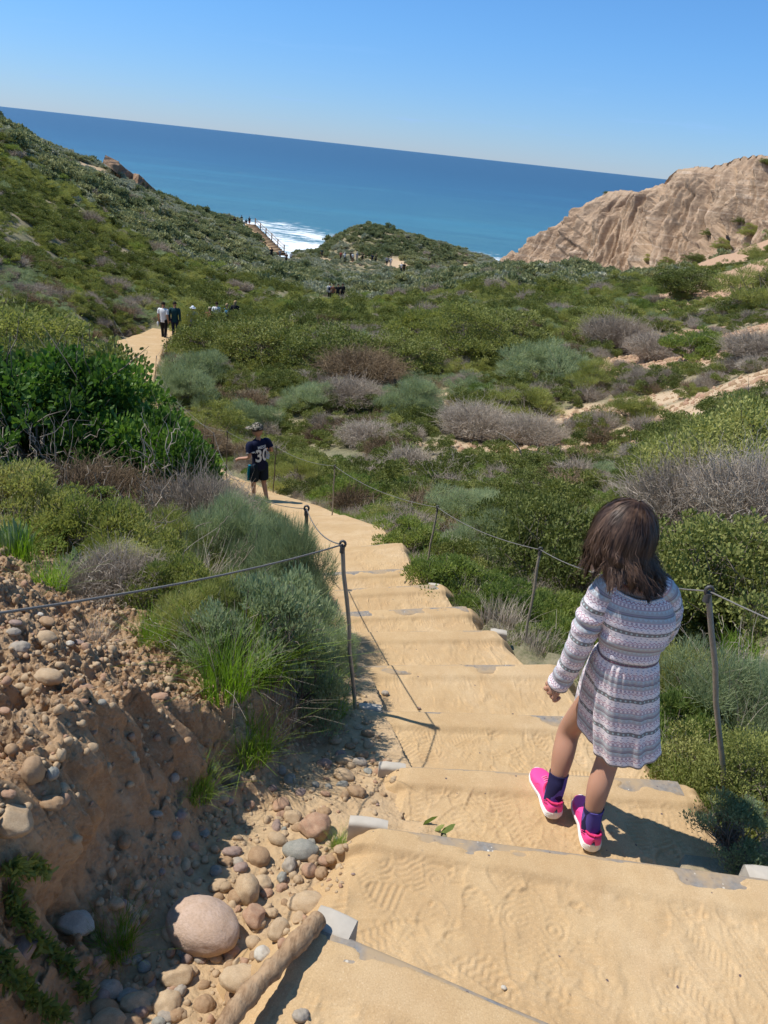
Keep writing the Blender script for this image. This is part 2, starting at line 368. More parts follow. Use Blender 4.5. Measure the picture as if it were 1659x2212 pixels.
# bare patches in the scrub: photo x, y, distance, radii
BARE = [(1210,975,18,3.2,.75),(1270,900,21.5,3.0,1.4),(1320,905,21.5,1.2,1.0),(1300,800,28,1.0,2.0),(1090,980,17.5,1.0,.6),(1330,960,16.3,1.2,.5),
        (1500,740,31,3.8,3.0),(1600,730,27,3.6,3.2),(1560,705,33,3.5,2.2),(1659,690,30,4.5,3.5),(1500,800,26,1.6,1.4),(1560,860,19,2.0,.9),(1640,840,17.5,2.2,1.0),(1400,770,33,1.3,2.5),
        (1490,610,85,9,5),(1400,655,55,3,1.6),(1560,640,62,7,4),(1659,640,55,6,4),(1540,575,92,5,6),(1659,565,77,3,3),(1600,560,84,3,3),(1620,620,66,4,4),(1480,580,98,4,3),(1400,600,104,5,4),(1600,600,78,4,5),(1380,690,46,2.5,1.2),(1480,700,40,3,1.4),
        (950,880,24,.5,1.2),(940,850,26,.4,1.3),(655,960,19,.5,.5),
        (856,576,146,2.6,6),(880,592,136,2,4),(925,605,122,3.2,2.6),(790,556,150,1.2,1.2),(965,588,135,3,1.2),(740,628,90,1.6,2.0),(690,525,180,6,9),(790,512,186,3,5),(700,560,152,2.5,1.5),(760,562,150,1.5,1.0),
        (205,338,124,3.0,2.5),(985,530,184,3,2),(1085,575,160,8,3)]
_bw = [(P(a,b,Y=c).x, P(a,b,Y=c).y, rx, ry) for a,b,c,rx,ry in BARE]
def bare_mask(X, Y):
    m = np.zeros_like(X); n = fbm(X*1.1, Y*1.1, 3, 44)*.35
    for x,y,rx,ry in _bw:
        s = 1 if y < 60 else .25
        d = ((X-x)/rx)**2+((Y-y)/ry)**2
        m = np.maximum(m, sstep(1.25, .7, d+(n if y < 60 else fbm(X*.3,Y*.3,3,45)*.4)))
    return m
BX0,BX1,BY0,BY1 = -2.3,.30,.45,3.35
# ---- the big sheet
nr, nc = 620, 520
yy = np.exp(np.linspace(math.log(.5), math.log(400), nr))-3.4
aa = np.linspace(-.95, .95, nc)
A, Yg = np.meshgrid(aa, yy); Xg = A*(Yg+3.6)
Zg = height(Xg, Yg)
# eroded dark scarp on the left hill
bm_ = bare_mask(Xg, Yg)
F = grid_faces(nr, nc)
inside = ((Xg > BX0+.06) & (Xg < BX1-.06) & (Yg > BY0+.06) & (Yg < BY1-.06)).ravel()
F = F[~inside[F].all(1)]
ov = ((Xg > BX0) & (Xg < BX1) & (Yg > BY0) & (Yg < BY1)); Zg = np.where(ov, Zg-.06, Zg)
me = mesh_from('ground', np.stack([Xg,Yg,Zg],-1).reshape(-1,3), F, mats=(M_ground,), smooth=True)
add_attr(me, 'bare', bm_); add_attr(me, 'reddish', sstep(22,27,Yg)*sstep(3,7,Xg-.1*Yg)*.85)
ground = tag(link('ground', me), kind='structure')
# ---- fine sheet for the washed-out bank and the gutter
nx, ny = int((BX1-BX0)/.0055), int((BY1-BY0)/.0065)
Xb, Yb = np.meshgrid(np.linspace(BX0,BX1,nx), np.linspace(BY0,BY1,ny))
Zb = height(Xb, Yb); fd = foot_dist(Xb, Yb)
# clods, pits and grit relief
cl = np.maximum(0, fbm(Xb*26, Yb*26, 4, 61, .6)); cl2 = np.abs(fbm(Xb*13, Yb*13, 4, 62, .55))
onb = sstep(.0, .1, fd)
Zb += onb*(cl*.055-cl2*.085+.018*fbm(Xb*55,Yb*55,3,63)+.06*np.abs(fbm(Xb*5.5,Yb*5.5,3,68)))+(1-onb)*(.010*fbm(Xb*14,Yb*14,4,64))
# ragged edge: push the cut face in and out
g = sstep(.06,.14,fd)*sstep(.36,.24,fd)
Xb2 = Xb+g*(.10*fbm(Yb*7, Zb*4, 4, 65)+.035*fbm(Yb*34, Zb*9, 3, 66))
edge = sstep(0,.12,Xb-BX0)*sstep(0,.12,BX1-Xb)*sstep(0,.12,Yb-BY0)*sstep(0,.12,BY1-Yb)
Zb = Zb*edge+(height(Xb,Yb)-.0)*(1-edge)
me = mesh_from('dirt_bank', np.stack([Xb2,Yb,Zb],-1).reshape(-1,3), grid_faces(ny,nx), mats=(M_bank,), smooth=True)
gr = sstep(.12,.3,fd)*.9+.25; add_attr(me, 'grit', np.clip(gr,0,1)); add_attr(me, 'bare', sstep(.04,-.06,fd+.05*fbm(Xb*5,Yb*5,3,67))*.9)
bank = tag(link('dirt_bank', me), 'eroded brown earth bank with embedded cobbles left of the steps', 'earth bank', kind='structure')
def ground_at(x, y):
    return hz(x, y)
# ---------------------------------------------------------------- sandy path with trodden steps
rng = np.random.default_rng(5)
GX0, GX1, GY0, GY1, GR = -.75, 1.75, .3, 8.0, .004
gw, gh = int((GX1-GX0)/GR), int((GY1-GY0)/GR)
HT = np.zeros((gh, gw), np.float32)
gy_, gx_ = np.mgrid[0:gh, 0:gw]; 
HT += (fbm(gx_*GR*6, gy_*GR*6, 3, 71)*.006).astype(np.float32)
def stamp(cx, cy, ang, Lp, Wp, kind, depth):
    r = Lp*.62; i0 = max(0,int((cx-r-GX0)/GR)); i1 = min(gw,int((cx+r-GX0)/GR)); j0 = max(0,int((cy-r-GY0)/GR)); j1 = min(gh,int((cy+r-GY0)/GR))
    if i1-i0 < 5 or j1-j0 < 5: return
    X = GX0+np.arange(i0,i1)*GR-cx; Y = GY0+np.arange(j0,j1)*GR-cy; X, Y = np.meshgrid(X, Y)
    c, s = math.cos(ang), math.sin(ang); u = (c*X+s*Y)/Lp*2; v = (-s*X+c*Y)/Wp*2   # u along
    wdt = .82+.18*np.sin((u+.35)*2.2)-.12*np.exp(-((u+.15)/.28)**2)
    rr = np.maximum(np.abs(u)**2.6+(np.abs(v)/wdt)**2.6, 0)
    m = sstep(1.05, .86, rr); rim = np.exp(-((rr-1.08)/.11)**2)
    um, vm = u*Lp/2, v*Wp/2
    if kind == 0: q = np.sin(um*2*np.pi/.016)
    elif kind == 1: q = np.sin((um+.6*np.abs(vm))*2*np.pi/.018)
    elif kind == 2: q = np.maximum(np.cos(um*2*np.pi/.016), np.cos(vm*2*np.pi/.016)*.9)
    elif kind == 3: q = np.sin(np.hypot(um-.05, vm)*2*np.pi/.018)
    elif kind == 4: q = np.sin(um*2*np.pi/.022+1.5*np.sin(vm*2*np.pi/.04))
    else: q = np.where(np.abs(u) > .25, np.sin(um*2*np.pi/.020), .2)
    part = sstep(-.2,.25, fbm(X*14+cx*9, Y*14+cy*7, 2, 7)+.25)
    st = -depth*(.55-.55*np.clip(q,-.7,.7))*part
    H = HT[j0:j1,i0:i1]; w_ = m*(.55+.45*part)
    HT[j0:j1,i0:i1] = H*(1-w_*.85)+(H*.15+st)*w_+rim*depth*.55*part
for k in range(1500):
    cx = rng.uniform(-.2,1.45); cy = rng.uniform(.5,7.5)
    ang = math.pi/2+rng.normal(0,.38)+(math.pi if rng.random() < .4 else 0)
    if rng.random() < .12: ang = rng.uniform(0,6.28)
    stamp(cx, cy, ang, rng.uniform(.19,.30), rng.uniform(.075,.105), rng.integers(0,6), rng.uniform(.005,.009))
HT += (fbm(gx_*GR*55, gy_*GR*55, 2, 73)*.0012).astype(np.float32)
for k in range(260):   # scuffs
    cx = rng.uniform(-.2,1.4); cy = rng.uniform(.5,7); r = rng.uniform(.02,.06)
    i0 = int((cx-3*r-GX0)/GR); i1 = int((cx+3*r-GX0)/GR); j0 = int((cy-3*r-GY0)/GR); j1 = int((cy+3*r-GY0)/GR)
    if i0 < 0 or j0 < 0 or i1 >= gw or j1 >= gh: continue
    X = (np.arange(i0,i1)*GR+GX0-cx)/r; Y = (np.arange(j0,j1)*GR+GY0-cy)/r; X, Y = np.meshgrid(X, Y); d2 = X*X+Y*Y
    HT[j0:j1,i0:i1] += (rng.choice([-1,1])*.004*np.exp(-d2)*(1-d2*.7)).astype(np.float32)
def foot_h(X, Y):
    fx = np.clip((X-GX0)/GR, 0, gw-1.001); fy = np.clip((Y-GY0)/GR, 0, gh-1.001); ix = fx.astype(int); iy = fy.astype(int); ax = fx-ix; ay = fy-iy
    return (HT[iy,ix]*(1-ax)+HT[iy,ix+1]*ax)*(1-ay)+(HT[iy+1,ix]*(1-ax)+HT[iy+1,ix+1]*ax)*ay
rowsV = []; rowsE = []
TE = np.concatenate([np.linspace(-.30,-.0,26,endpoint=False), np.linspace(0,1,270), np.linspace(1,1.30,27)[1:]])
for i in range(NS-1):
    Ls = np.linalg.norm((SL[i+1]+SR[i+1]-SL[i]-SR[i])/2); dd = PC[i][1]
    stp = .0055 if 0 < i <= 4 else (.012 if i <= 10 else .04 if i < 16 else .25)
    if i == 0: stp = .03
    n = max(6, int(Ls/stp)); tt = np.linspace(0, 1, n)
    for j, t in enumerate(tt):
        l = SL[i]*(1-t)+SL[i+1]*t; r = SR[i]*(1-t)+SR[i+1]*t; wid = np.linalg.norm(r-l)
        xy = l[None]+(r-l)[None]*TE[:,None]
        z = np.full(len(TE), ZA[i]*(1-t)+ZB[i+1]*t)
        de = (1-t)*Ls; ds = t*Ls
        stepped = ZB[i+1]-ZA[i+1] > .05
        if i < 11:
            z += .025*np.exp(-(ds/.12)**2)*0-.012*np.sin(np.pi*np.clip(t,0,1))
            z += .018*sstep(.25,0,ds)*(ZB[i]-ZA[i] > .05)
        so = np.maximum(-TE, TE-1)*wid; zl = PZ[i]*(1-t)+PZ[i+1]*t; kk = sstep(-.07,.10,so)*(stepped or ZB[i]-ZA[i] > .05); z = z*(1-kk)+zl*kk
        if i < 16: z += foot_h(xy[:,0], xy[:,1])*.82
        else: z += fbm(xy[:,0]*.8, xy[:,1]*.8, 3, 12)*.05
        if i < 11 and stepped:     # sand lies over most of the board's top
            nn = fbm(xy[:,0]*4.5+i*7, xy[:,1]*9, 4, 81)
            cover = sstep(-.10,.06,nn+.45*sstep(.03,.11,de)-.34*sstep(.022,.008,de)+.25)
            k = sstep(.13,.09,de)
            z = z*(1-k)+k*((ZB[i+1]-.004)*(1-cover)+(ZB[i+1]+.006+.003*nn)*cover)
            if de < .009: z[:] = np.minimum(z, ZB[i+1]-.012)
        # shoulders
        off = np.maximum(np.maximum(-TE, TE-1), 0)*wid
        edn = fbm(xy[:,0]*5, xy[:,1]*5, 3, 83)*.04
        z -= sstep(-.02,.30,off+edn)*np.where(off > 0, 1, 0)*.30+sstep(.0,.06,off)*.01
        z -= sstep(.04,.0,np.minimum(TE,1-TE)*wid)*(.006)
        rowsV.append(np.column_stack([xy, z]))
    # no riser rows: the next span starts lower at the same place, which makes the drop
Vp = np.concatenate(rowsV); nrow = len(rowsV)
def sand_mat():
    t = NT('path_sand', .12, .95); p = t.pos()
    n1 = t.noise(p, 1.6, 5, .55); n2 = t.noise(p, 14, 6, .65); n3 = t.noise(p, 260, 3, .7)
    c = t.ramp(n1, [(.32,(.49,.335,.175)),(.5,(.53,.37,.20)),(.68,(.57,.41,.235))])
    c = t.mix(t.ramp(n2, [(.4,0),(.72,.55)]), c, (.45,.29,.14)); c = t.mix(t.ramp(t.noise(p, 4.5, 5, .65), [(.42,0),(.66,.5)]), c, (.43,.28,.145)); c = t.mix(t.ramp(t.noise(p, 2.9, 5, .65), [(.52,0),(.7,.45)]), c, (.60,.45,.28))
    c = t.mix(t.ramp(n3, [(.35,.35),(.5,0)]), c, (.30,.20,.11)); c = t.mix(t.ramp(n3, [(.58,0),(.75,.5)]), c, (.78,.64,.44))
    v = t.n('TexVoronoi', i_Scale=21); t.l(p, v.inputs['Vector'])
    spk = t.math('MULTIPLY', t.ramp(v.outputs[0], [(.07,1),(.10,0)]), t.ramp(v.outputs[1], [(.72,0),(.76,1)]))
    c = t.mix(spk, c, (.12,.09,.09))
    t.color(c); b = t.bump(n2, .35, .006); t.bump(n3, .6, .0015, b); return t.m
M_sand = sand_mat()
me = mesh_from('path', Vp, grid_faces(nrow, len(TE)), mats=(M_sand,), smooth=True)
path = tag(link('path', me), kind='structure')
# ---------------------------------------------------------------- sea
def sea_mat():
    t = NT('sea_water', .5, .32); p = t.pos(); s = t.n('SeparateXYZ'); t.l(p, s.inputs[0])
    wv = t.noise(t.pos((.012,.03,1)), 1.0, 5, .6)
    yv = t.math('ADD', s.outputs[1], t.math('MULTIPLY', t.math('SUBTRACT', wv, .5), 420))
    yv = t.math('ADD', yv, t.math('MULTIPLY', s.outputs[0], .25))
    f = t.math('DIVIDE', t.math('LOGARITHM', t.math('MAXIMUM', yv, 200), 10), 5.0)   # .46 at 200 m .. 1 at 100 km
    c = t.ramp(f, [(.50,(.060,.185,.205)),(.54,(.042,.150,.19)),(.585,(.026,.115,.175)),(.62,(.014,.080,.150)),(.68,(.010,.060,.120)),(.80,(.010,.054,.110)),(1,(.016,.070,.135))])
    # drifting lighter streak
    st = t.noise(t.pos((.0014,.0075,1)), 1.0, 4, .5)
    c = t.mix(t.math('MULTIPLY', t.ramp(st, [(.52,0),(.64,.35)]), t.ramp(f, [(.52,1),(.68,0)])), c, (.05,.26,.34))
    rp = t.noise(t.pos((.05,.22,1)), 1.0, 6, .7)
    c = t.mix(t.ramp(rp, [(.3,.6),(.52,0)]), c, (.008,.055,.12)); sw = t.noise(t.pos((.012,.085,1)), 1.0, 4, .6); c = t.mix(t.math('MULTIPLY', t.ramp(sw, [(.50,0),(.66,.45)]), t.ramp(f, [(.56,1),(.66,0)])), c, (.065,.20,.23)); 
    # surf
    w1 = t.noise(t.pos((.016,.016,1)), 1, 4, .6); sy = t.math('ADD', t.math('ADD', s.outputs[1], t.math('MULTIPLY', t.math('SUBTRACT', w1, .5), 90)), t.math('MULTIPLY', s.outputs[0], .42))
    band = t.math('DIVIDE', t.math('SUBTRACT', sy, 200), 300)
    env = t.ramp(band, [(.0,.75),(.28,.62),(.40,.46),(.50,.58),(.60,.40),(.68,.50),(.76,.40),(.84,.26),(.90,.05),(.97,0)])
    fn = t.noise(t.pos((.05,.11,1)), 1, 7, .72, .6); fn2 = t.noise(t.pos((.28,.5,1)), 1, 5, .7)
    q = t.math('ADD', t.math('ADD', fn, t.math('MULTIPLY', t.math('SUBTRACT', fn2, .5), .45)), t.math('SUBTRACT', env, .60))
    foam = t.ramp(q, [(.28,0),(.36,.5),(.46,1)])
    # small whitecaps
    wc = t.noise(t.pos((.06,.25,1)), 1, 2, .5); wc2 = t.noise(t.pos((.006,.01,1)), 1, 2, .5)
    cap = t.math('MULTIPLY', t.ramp(wc, [(.745,0),(.775,.7)]), t.math('MULTIPLY', t.ramp(wc2, [(.45,0),(.6,1)]), t.ramp(f, [(.6,1),(.7,0)])))
    foam = t.math('MAXIMUM', foam, cap)
    c = t.mix(foam, c, (.80,.84,.85)); t.color(c)
    rr = t.math('ADD', t.math('MULTIPLY', foam, .5), .34); t.l(rr, t.b.inputs['Roughness'])
    b = t.bump(t.noise(t.pos((.25,.6,1)), 1, 6, .65), .5, .7); return t.m
me = mesh_from('sea', [(-90000,150,SEA),(90000,150,SEA),(90000,90000,SEA),(-90000,90000,SEA)], np.array([(0,1,2,3)]), mats=(sea_mat(),))
sea = tag(link('sea', me), kind='structure')
# ---------------------------------------------------------------- sandstone cliff on the right
def cliff(name, crest, base, n_s, n_t, amp, mat, back=14, seed=100, freq=1.0, prof=1.0):
    c = catrom([tuple(P(x,y,Y=d)) for x,y,d in crest], 24); b = catrom([tuple(P(x,y,Y=d)) for x,y,d in base], 24)
    def resample(p, n):
        s = np.concatenate([[0], np.cumsum(np.linalg.norm(np.diff(p, axis=0), axis=1))]); u = np.linspace(0, s[-1], n)
        return np.stack([np.interp(u, s, p[:,i]) for i in range(3)], -1), u
    c, sc_ = resample(c, n_s); b, _ = resample(b, n_s)
    t = np.linspace(0, 1, n_t)[:,None]
    tp = t**prof
    Pp = b[None]*(1-t[...,None])+c[None]*t[...,None]
    Pp[...,2] = b[None,:,2]*(1-tp)+c[None,:,2]*tp
    nrm = np.cross(c-b, np.gradient(c, axis=0)); nrm /= np.linalg.norm(nrm, axis=1)[:,None]
    nrm = np.where((nrm[:,1] > 0)[:,None], -nrm, nrm)
    S = sc_[None]*np.ones_like(t); D = t*np.linalg.norm(c-b, axis=1)[None]
    wx = S+2.2*fbm(S*.05*freq, D*.06*freq, 2, seed)-D*.42
    rid = lambda f, g_, sd: 1-np.abs(fbm(wx*f*freq, D*g_*freq, 2, sd))*3.0
    up_ = .4+.6*t
    disp = amp*(.60*rid(.075,.025,seed+1)+.70*rid(.20,.035,seed+2)+.80*rid(.42,.035,seed+3)*up_+.50*rid(1.0,.06,seed+6)*up_+.17*rid(2.6,.25,seed+7)+.15*fbm(S*.5,D*.5,4,seed+4))
    # harder beds stand out as ledges
    bed = (Pp[...,2]+.12*S*.15)*.55; led = (bed-np.floor(bed)); disp += amp*.38*(sstep(0,.25,led)-led)*(.5+fbm(S*.08,bed*.5,2,seed+5))
    fade = sstep(0,.10,t)*(.14+.86*sstep(1.0,.72,t))
    Pp = Pp+nrm[None]*(disp*fade)[...,None]; Pp[...,2] += (disp*fade)*.10
    bk = []
    for k in (.25,.6,1.0):
        q = Pp[-1]+np.array([0,back*k,-back*.9*k*k-.3])[None]; bk.append(q)
    allp = np.concatenate([Pp, np.array(bk)])
    me = mesh_from(name, allp.reshape(-1,3), grid_faces(n_t+3, n_s), mats=(mat,), smooth=True)
    return link(name, me)
def cliff_mat(name, a, b, c_):
    t = NT(name, .1, .95); p = t.pos(); s = t.n('SeparateXYZ'); t.l(p, s.inputs[0])
    n1 = t.noise(p, .12, 5, .6); n2 = t.noise(p, .9, 7, .7)
    st = t.noise(t.pos((.03,.03,.9)), 1, 5, .65)
    c = t.ramp(st, [(.26,tuple(k*.72 for k in a)),(.36,a),(.46,b),(.56,a),(.62,c_),(.75,b)])
    c = t.mix(t.ramp(n1, [(.4,0),(.65,.6)]), c, a); c = t.mix(t.ramp(n2, [(.35,.6),(.52,0)]), c, tuple(k*.52 for k in a)); c = t.mix(t.ramp(n2, [(.58,0),(.75,.4)]), c, tuple(min(.8,k*1.25) for k in c_))
    t.color(c); b_ = t.bump(n2, .8, .5); t.bump(t.noise(p, 5, 5, .7), .5, .12, b_); return t.m
M_cliff = cliff_mat('pale_sandstone', (.41,.285,.19), (.51,.375,.26), (.59,.455,.335))
o = cliff('cliff', [(1095,562,182),(1130,540,180),(1180,508,174),(1250,455,166),(1310,416,158),(1380,411,150),(1430,401,145),(1470,367,140),(1540,361,131),(1600,343,122),(1659,334,114),(1760,322,104),(1900,300,92)],
      [(1075,584,172),(1120,588,166),(1170,590,156),(1240,594,142),(1310,600,130),(1380,606,121),(1440,614,113),(1480,622,107),(1550,634,97),(1610,644,90),(1680,650,84),(1790,665,74),(1950,690,62)],
      1100, 240, 1.85, M_cliff)
tag(o, 'pale fluted sandstone cliff rising at the right above the scrub', 'cliff', kind='structure')
M_scarp = cliff_mat('brown_scarp', (.20,.11,.07), (.27,.16,.10), (.36,.23,.15))
M_scarp = cliff_mat('tan_scarp', (.30,.19,.12), (.38,.26,.17), (.46,.33,.22))
o = cliff('scarp', [(228,345,128),(255,350,130),(285,372,133),(310,386,136),(330,404,139),(348,424,142)],
      [(222,352,124),(250,372,124),(278,398,126),(300,420,129),(322,432,134),(345,436,138)], 120, 50, .5, M_scarp, back=8, seed=300)
tag(o, 'brown scarp below the crest of the left hill', 'cliff', kind='structure')
# ================================================================ PLANTS
def leaf_mat(name, cols, rough=.5, spec=.4, trans=.35, noise=3.0):
    t = NT(name, spec*.45, min(.9, rough+.12)); oi = t.n('ObjectInfo'); p = t.pos()
    n = t.noise(p, noise, 4, .6); f = t.noise(p, 45, 2, .5)
    v = t.math('ADD', t.math('MULTIPLY', n, .5), t.math('MULTIPLY', f, .35))
    v = t.math('ADD', v, t.math('MULTIPLY', oi.outputs['Random'], .16))
    k = len(cols); c = t.ramp(v, [(.32+.38*i/(k-1), cc) for i, cc in enumerate(cols)])
    t.color(c)
    tr = t.n('BsdfTranslucent'); hs = t.n('HueSaturation'); hs.inputs['Saturation'].default_value = 1.15; hs.inputs['Value'].default_value = 1.35
    t.l(c, hs.inputs['Color']); t.l(hs.outputs[0], tr.inputs[0])
    m = t.n('MixShader'); m.inputs[0].default_value = min(.5, trans*1.2); t.l(t.b.outputs[0], m.inputs[1]); t.l(tr.outputs[0], m.inputs[2]); t.l(m.outputs[0], t.out.inputs[0])
    return t.m
ML = {
 'glossy': leaf_mat('glossy_leaf', [(0.038,0.074,0.019),(0.078,0.147,0.032),(0.139,0.238,0.048),(0.295,0.393,0.096)], .33, .5, .25),
 'dark': leaf_mat('dark_leaf', [(0.067,0.083,0.027),(0.135,0.160,0.047),(0.213,0.236,0.068),(0.337,0.326,0.115)], .5, .4, .2),
 'olive': leaf_mat('olive_leaf', [(0.129,0.143,0.048),(0.227,0.249,0.074),(0.344,0.353,0.116),(0.495,0.469,0.194)], .6, .3, .3),
 'bright': leaf_mat('bright_leaf', [(0.093,0.128,0.039),(0.164,0.220,0.063),(0.257,0.306,0.088),(0.390,0.403,0.160)], .5, .35, .38),
 'sage': leaf_mat('sage_leaf', [(0.146,0.182,0.092),(0.233,0.281,0.148),(0.335,0.389,0.212),(0.464,0.505,0.297)], .75, .2, .3),
 'yellow': leaf_mat('yellow_leaf', [(0.114,0.137,0.047),(0.208,0.236,0.068),(0.308,0.315,0.101),(0.430,0.396,0.185)], .6, .3, .35),
 'grass': leaf_mat('grass_blade', [(0.097,0.168,0.028),(0.181,0.288,0.045),(0.278,0.396,0.078),(0.411,0.456,0.168)], .5, .35, .45),
 'dry': leaf_mat('dry_twig', [(0.256,0.213,0.171),(0.377,0.316,0.253),(0.513,0.435,0.352),(0.635,0.564,0.455)], .85, .15, .1),
 'brown': leaf_mat('brown_twig', [(0.132,0.093,0.059),(0.217,0.156,0.099),(0.327,0.243,0.152),(0.482,0.371,0.245)], .85, .15, .1),
 'fardark': leaf_mat('far_dark_leaf_hazed', [(0.121,0.145,0.077),(0.201,0.234,0.116),(0.297,0.316,0.159),(0.404,0.399,0.221)], .7, .2, .15, .25),  # the far leaf colours are lightened and greyed: haze painted into them
 'farolive': leaf_mat('far_olive_leaf_hazed', [(0.193,0.211,0.103),(0.288,0.300,0.147),(0.385,0.386,0.196),(0.504,0.471,0.295)], .7, .2, .15, .25),
 'farsage': leaf_mat('far_sage_leaf_hazed', [(0.237,0.259,0.164),(0.333,0.353,0.234),(0.430,0.436,0.316),(0.538,0.526,0.409)], .8, .15, .15, .25),
}
M_stem = plain('stem_bark', (.20,.165,.13), .9, .15, .35, 25, .004)
M_dead = ML['dry']
def leaves_mesh(rg, C, N, size, aspect=.5, shape='oval', curl=.2):
    """C centres (n,3), N directions the leaf points along; returns V,F arrays"""
    n = len(C); L_ = size*(.6+.8*rg.random(n)); W_ = L_*aspect
    d = N/np.linalg.norm(N,axis=1)[:,None]; r = rg.normal(size=(n,3)); s = np.cross(d, r); s /= np.linalg.norm(s,axis=1)[:,None]+1e-9; up = np.cross(s, d)
    Lc, Wc = L_[:,None], W_[:,None]; cu = curl*(rg.random((n,1))-.2)
    if shape == 'blade':
        V = np.stack([C-s*Wc*.5, C+s*Wc*.5, C+d*Lc+up*Lc*cu], 1); F = np.arange(n*3).reshape(n,3)
    elif shape == 'diamond':
        V = np.stack([C, C+d*Lc*.5+s*Wc*.5+up*Lc*cu*.4, C+d*Lc, C+d*Lc*.5-s*Wc*.5+up*Lc*cu*.4], 1); F = np.arange(n*4).reshape(n,4)
    else:
        V = np.stack([C, C+d*Lc*.28+s*Wc*.46+up*Lc*cu*.5, C+d*Lc*.72+s*Wc*.42+up*Lc*cu*.5, C+d*Lc, C+d*Lc*.72-s*Wc*.42+up*Lc*cu*.5, C+d*Lc*.28-s*Wc*.46+up*Lc*cu*.5], 1)
        b = np.arange(n)[:,None]*6; F = np.concatenate([b+np.array([[0,1,2,3]]), b+np.array([[0,3,4,5]])])
    return V.reshape(-1,3), F
def clumps(rg, R_, H, k, spread=1.0):
    """centres and radii of leaf clumps making an uneven dome"""
    th = rg.random(k)*6.283; u = rg.random(k)**.55; el = rg.random(k)
    x = np.cos(th)*u*R_*.80; y = np.sin(th)*u*R_*.80; top = np.sqrt(np.clip(1-(u*.85)**2, 0, 1))*H*(.55+.60*rg.random(k))
    z = np.where(el < .72, top*(.80+.15*rg.random(k)), top*(.25+.5*rg.random(k)))
    r = (.11+.20*rg.random(k)**1.3)*R_*spread
    return np.stack([x,y,z-r*.5],-1), r
def shrub_meshes(kind, R_, H, nleaf, size, seed, k=26, shape='oval', aspect=.5, mat='dark', upb=.5, stems=18, stem_r=.006, spread=1.0, curl=.2, inner=.25):
    rg = np.random.default_rng(seed); c, r = clumps(rg, R_, H, k, spread)
    w_ = r**2; idx = rg.choice(k, nleaf, p=w_/w_.sum()); v = rg.normal(size=(nleaf,3)); v[:,2] = np.abs(v[:,2])*.9-.25*(rg.random(nleaf) < .35)*np.abs(v[:,2])*2; v /= np.linalg.norm(v,axis=1)[:,None]
    rad = r[idx]*(inner+(1-inner)*rg.random(nleaf)**.45)*(.85+.35*rg.random(nleaf))
    C = c[idx]+v*rad[:,None]*np.array([1,1,.85]); C[:,2] = np.maximum(C[:,2], .01)
    N = v*.8+np.array([0,0,upb])+rg.normal(size=(nleaf,3))*.45
    V, F = leaves_mesh(rg, C, N, size, aspect, shape, curl)
    mb = MB()
    for i in range(stems):
        j = rg.integers(k); e = c[j]+rg.normal(size=3)*r[j]*.35; b = np.array([rg.normal()*R_*.10, rg.normal()*R_*.10, -.05])
        m = (b+e)/2+rg.normal(size=3)*R_*.13; m[2] = b[2]+(e[2]-b[2])*.55
        tube(mb, catrom([b,m,e], 4), np.linspace(stem_r*1.6, stem_r*.4, 9), 4, False)
        for q in range(3):
            s = m+(e-m)*rg.random(); e2 = s+rg.normal(size=3)*R_*.16+np.array([0,0,R_*.08]); tube(mb, [s,(s+e2)/2+rg.normal(size=3)*.02*R_,e2], [stem_r*.7,stem_r*.5,stem_r*.2], 3, False)
    return mesh_from(kind+'_leaves', V, F, mats=(ML[mat],)), mb.mesh(kind+'_stems', (M_stem,))
def twig_mesh(name, R_, H, n, seed, mat='dry', seg=5, th=.0022, leafy=0):
    rg = np.random.default_rng(seed); Vs = []; n_ = n
    phi = rg.random(n_)*6.283; u = np.sqrt(rg.random(n_)); hh = H*(.6+.5*rg.random(n_))*np.sqrt(1-(u*.8)**2)
    E = np.stack([np.cos(phi)*u*R_, np.sin(phi)*u*R_, hh], -1); B = E*np.array([.25,.25,0])+rg.normal(size=(n_,3))*[R_*.08,R_*.08,0]
    par = rg.random(n_) < .6
    S = np.where(par[:,None], B+(E-B)*(.45+.4*rg.random((n_,1))), B); E = np.where(par[:,None], S+(E-B)*.22+rg.normal(size=(n_,3))*R_*.15, E)
    E[:,2] = np.maximum(E[:,2], .02)
    t = np.linspace(0,1,seg)[None,:,None]; wob = rg.normal(size=(n_,seg,3))*R_*.022; wob[:,0] = 0
    Pn = S[:,None]*(1-t)+E[:,None]*t+wob+np.array([0,0,1])*(t*(1-t))*H*.18
    d = E-S; s = np.cross(d, rg.normal(size=(n_,3))); s /= np.linalg.norm(s,axis=1)[:,None]+1e-9; w_ = th*(1.4-t)*(.6+.8*rg.random((n_,1,1)))
    s2 = np.cross(d, s); s2 /= np.linalg.norm(s2,axis=1)[:,None]+1e-9
    A_ = Pn+s[:,None]*w_; B_ = Pn-s[:,None]*w_*.5+s2[:,None]*w_*.8; C_ = Pn-s[:,None]*w_*.5-s2[:,None]*w_*.8
    V = np.stack([A_,B_,C_], 2).reshape(-1,3)   # n,seg,3
    base = (np.arange(n_)[:,None]*seg+np.arange(seg-1)[None]).ravel()*3
    F = np.concatenate([np.stack([base+a, base+b, base+3+b, base+3+a], -1) for a, b in ((0,1),(1,2),(2,0))])
    return mesh_from(name, V, F, mats=(ML[mat],))
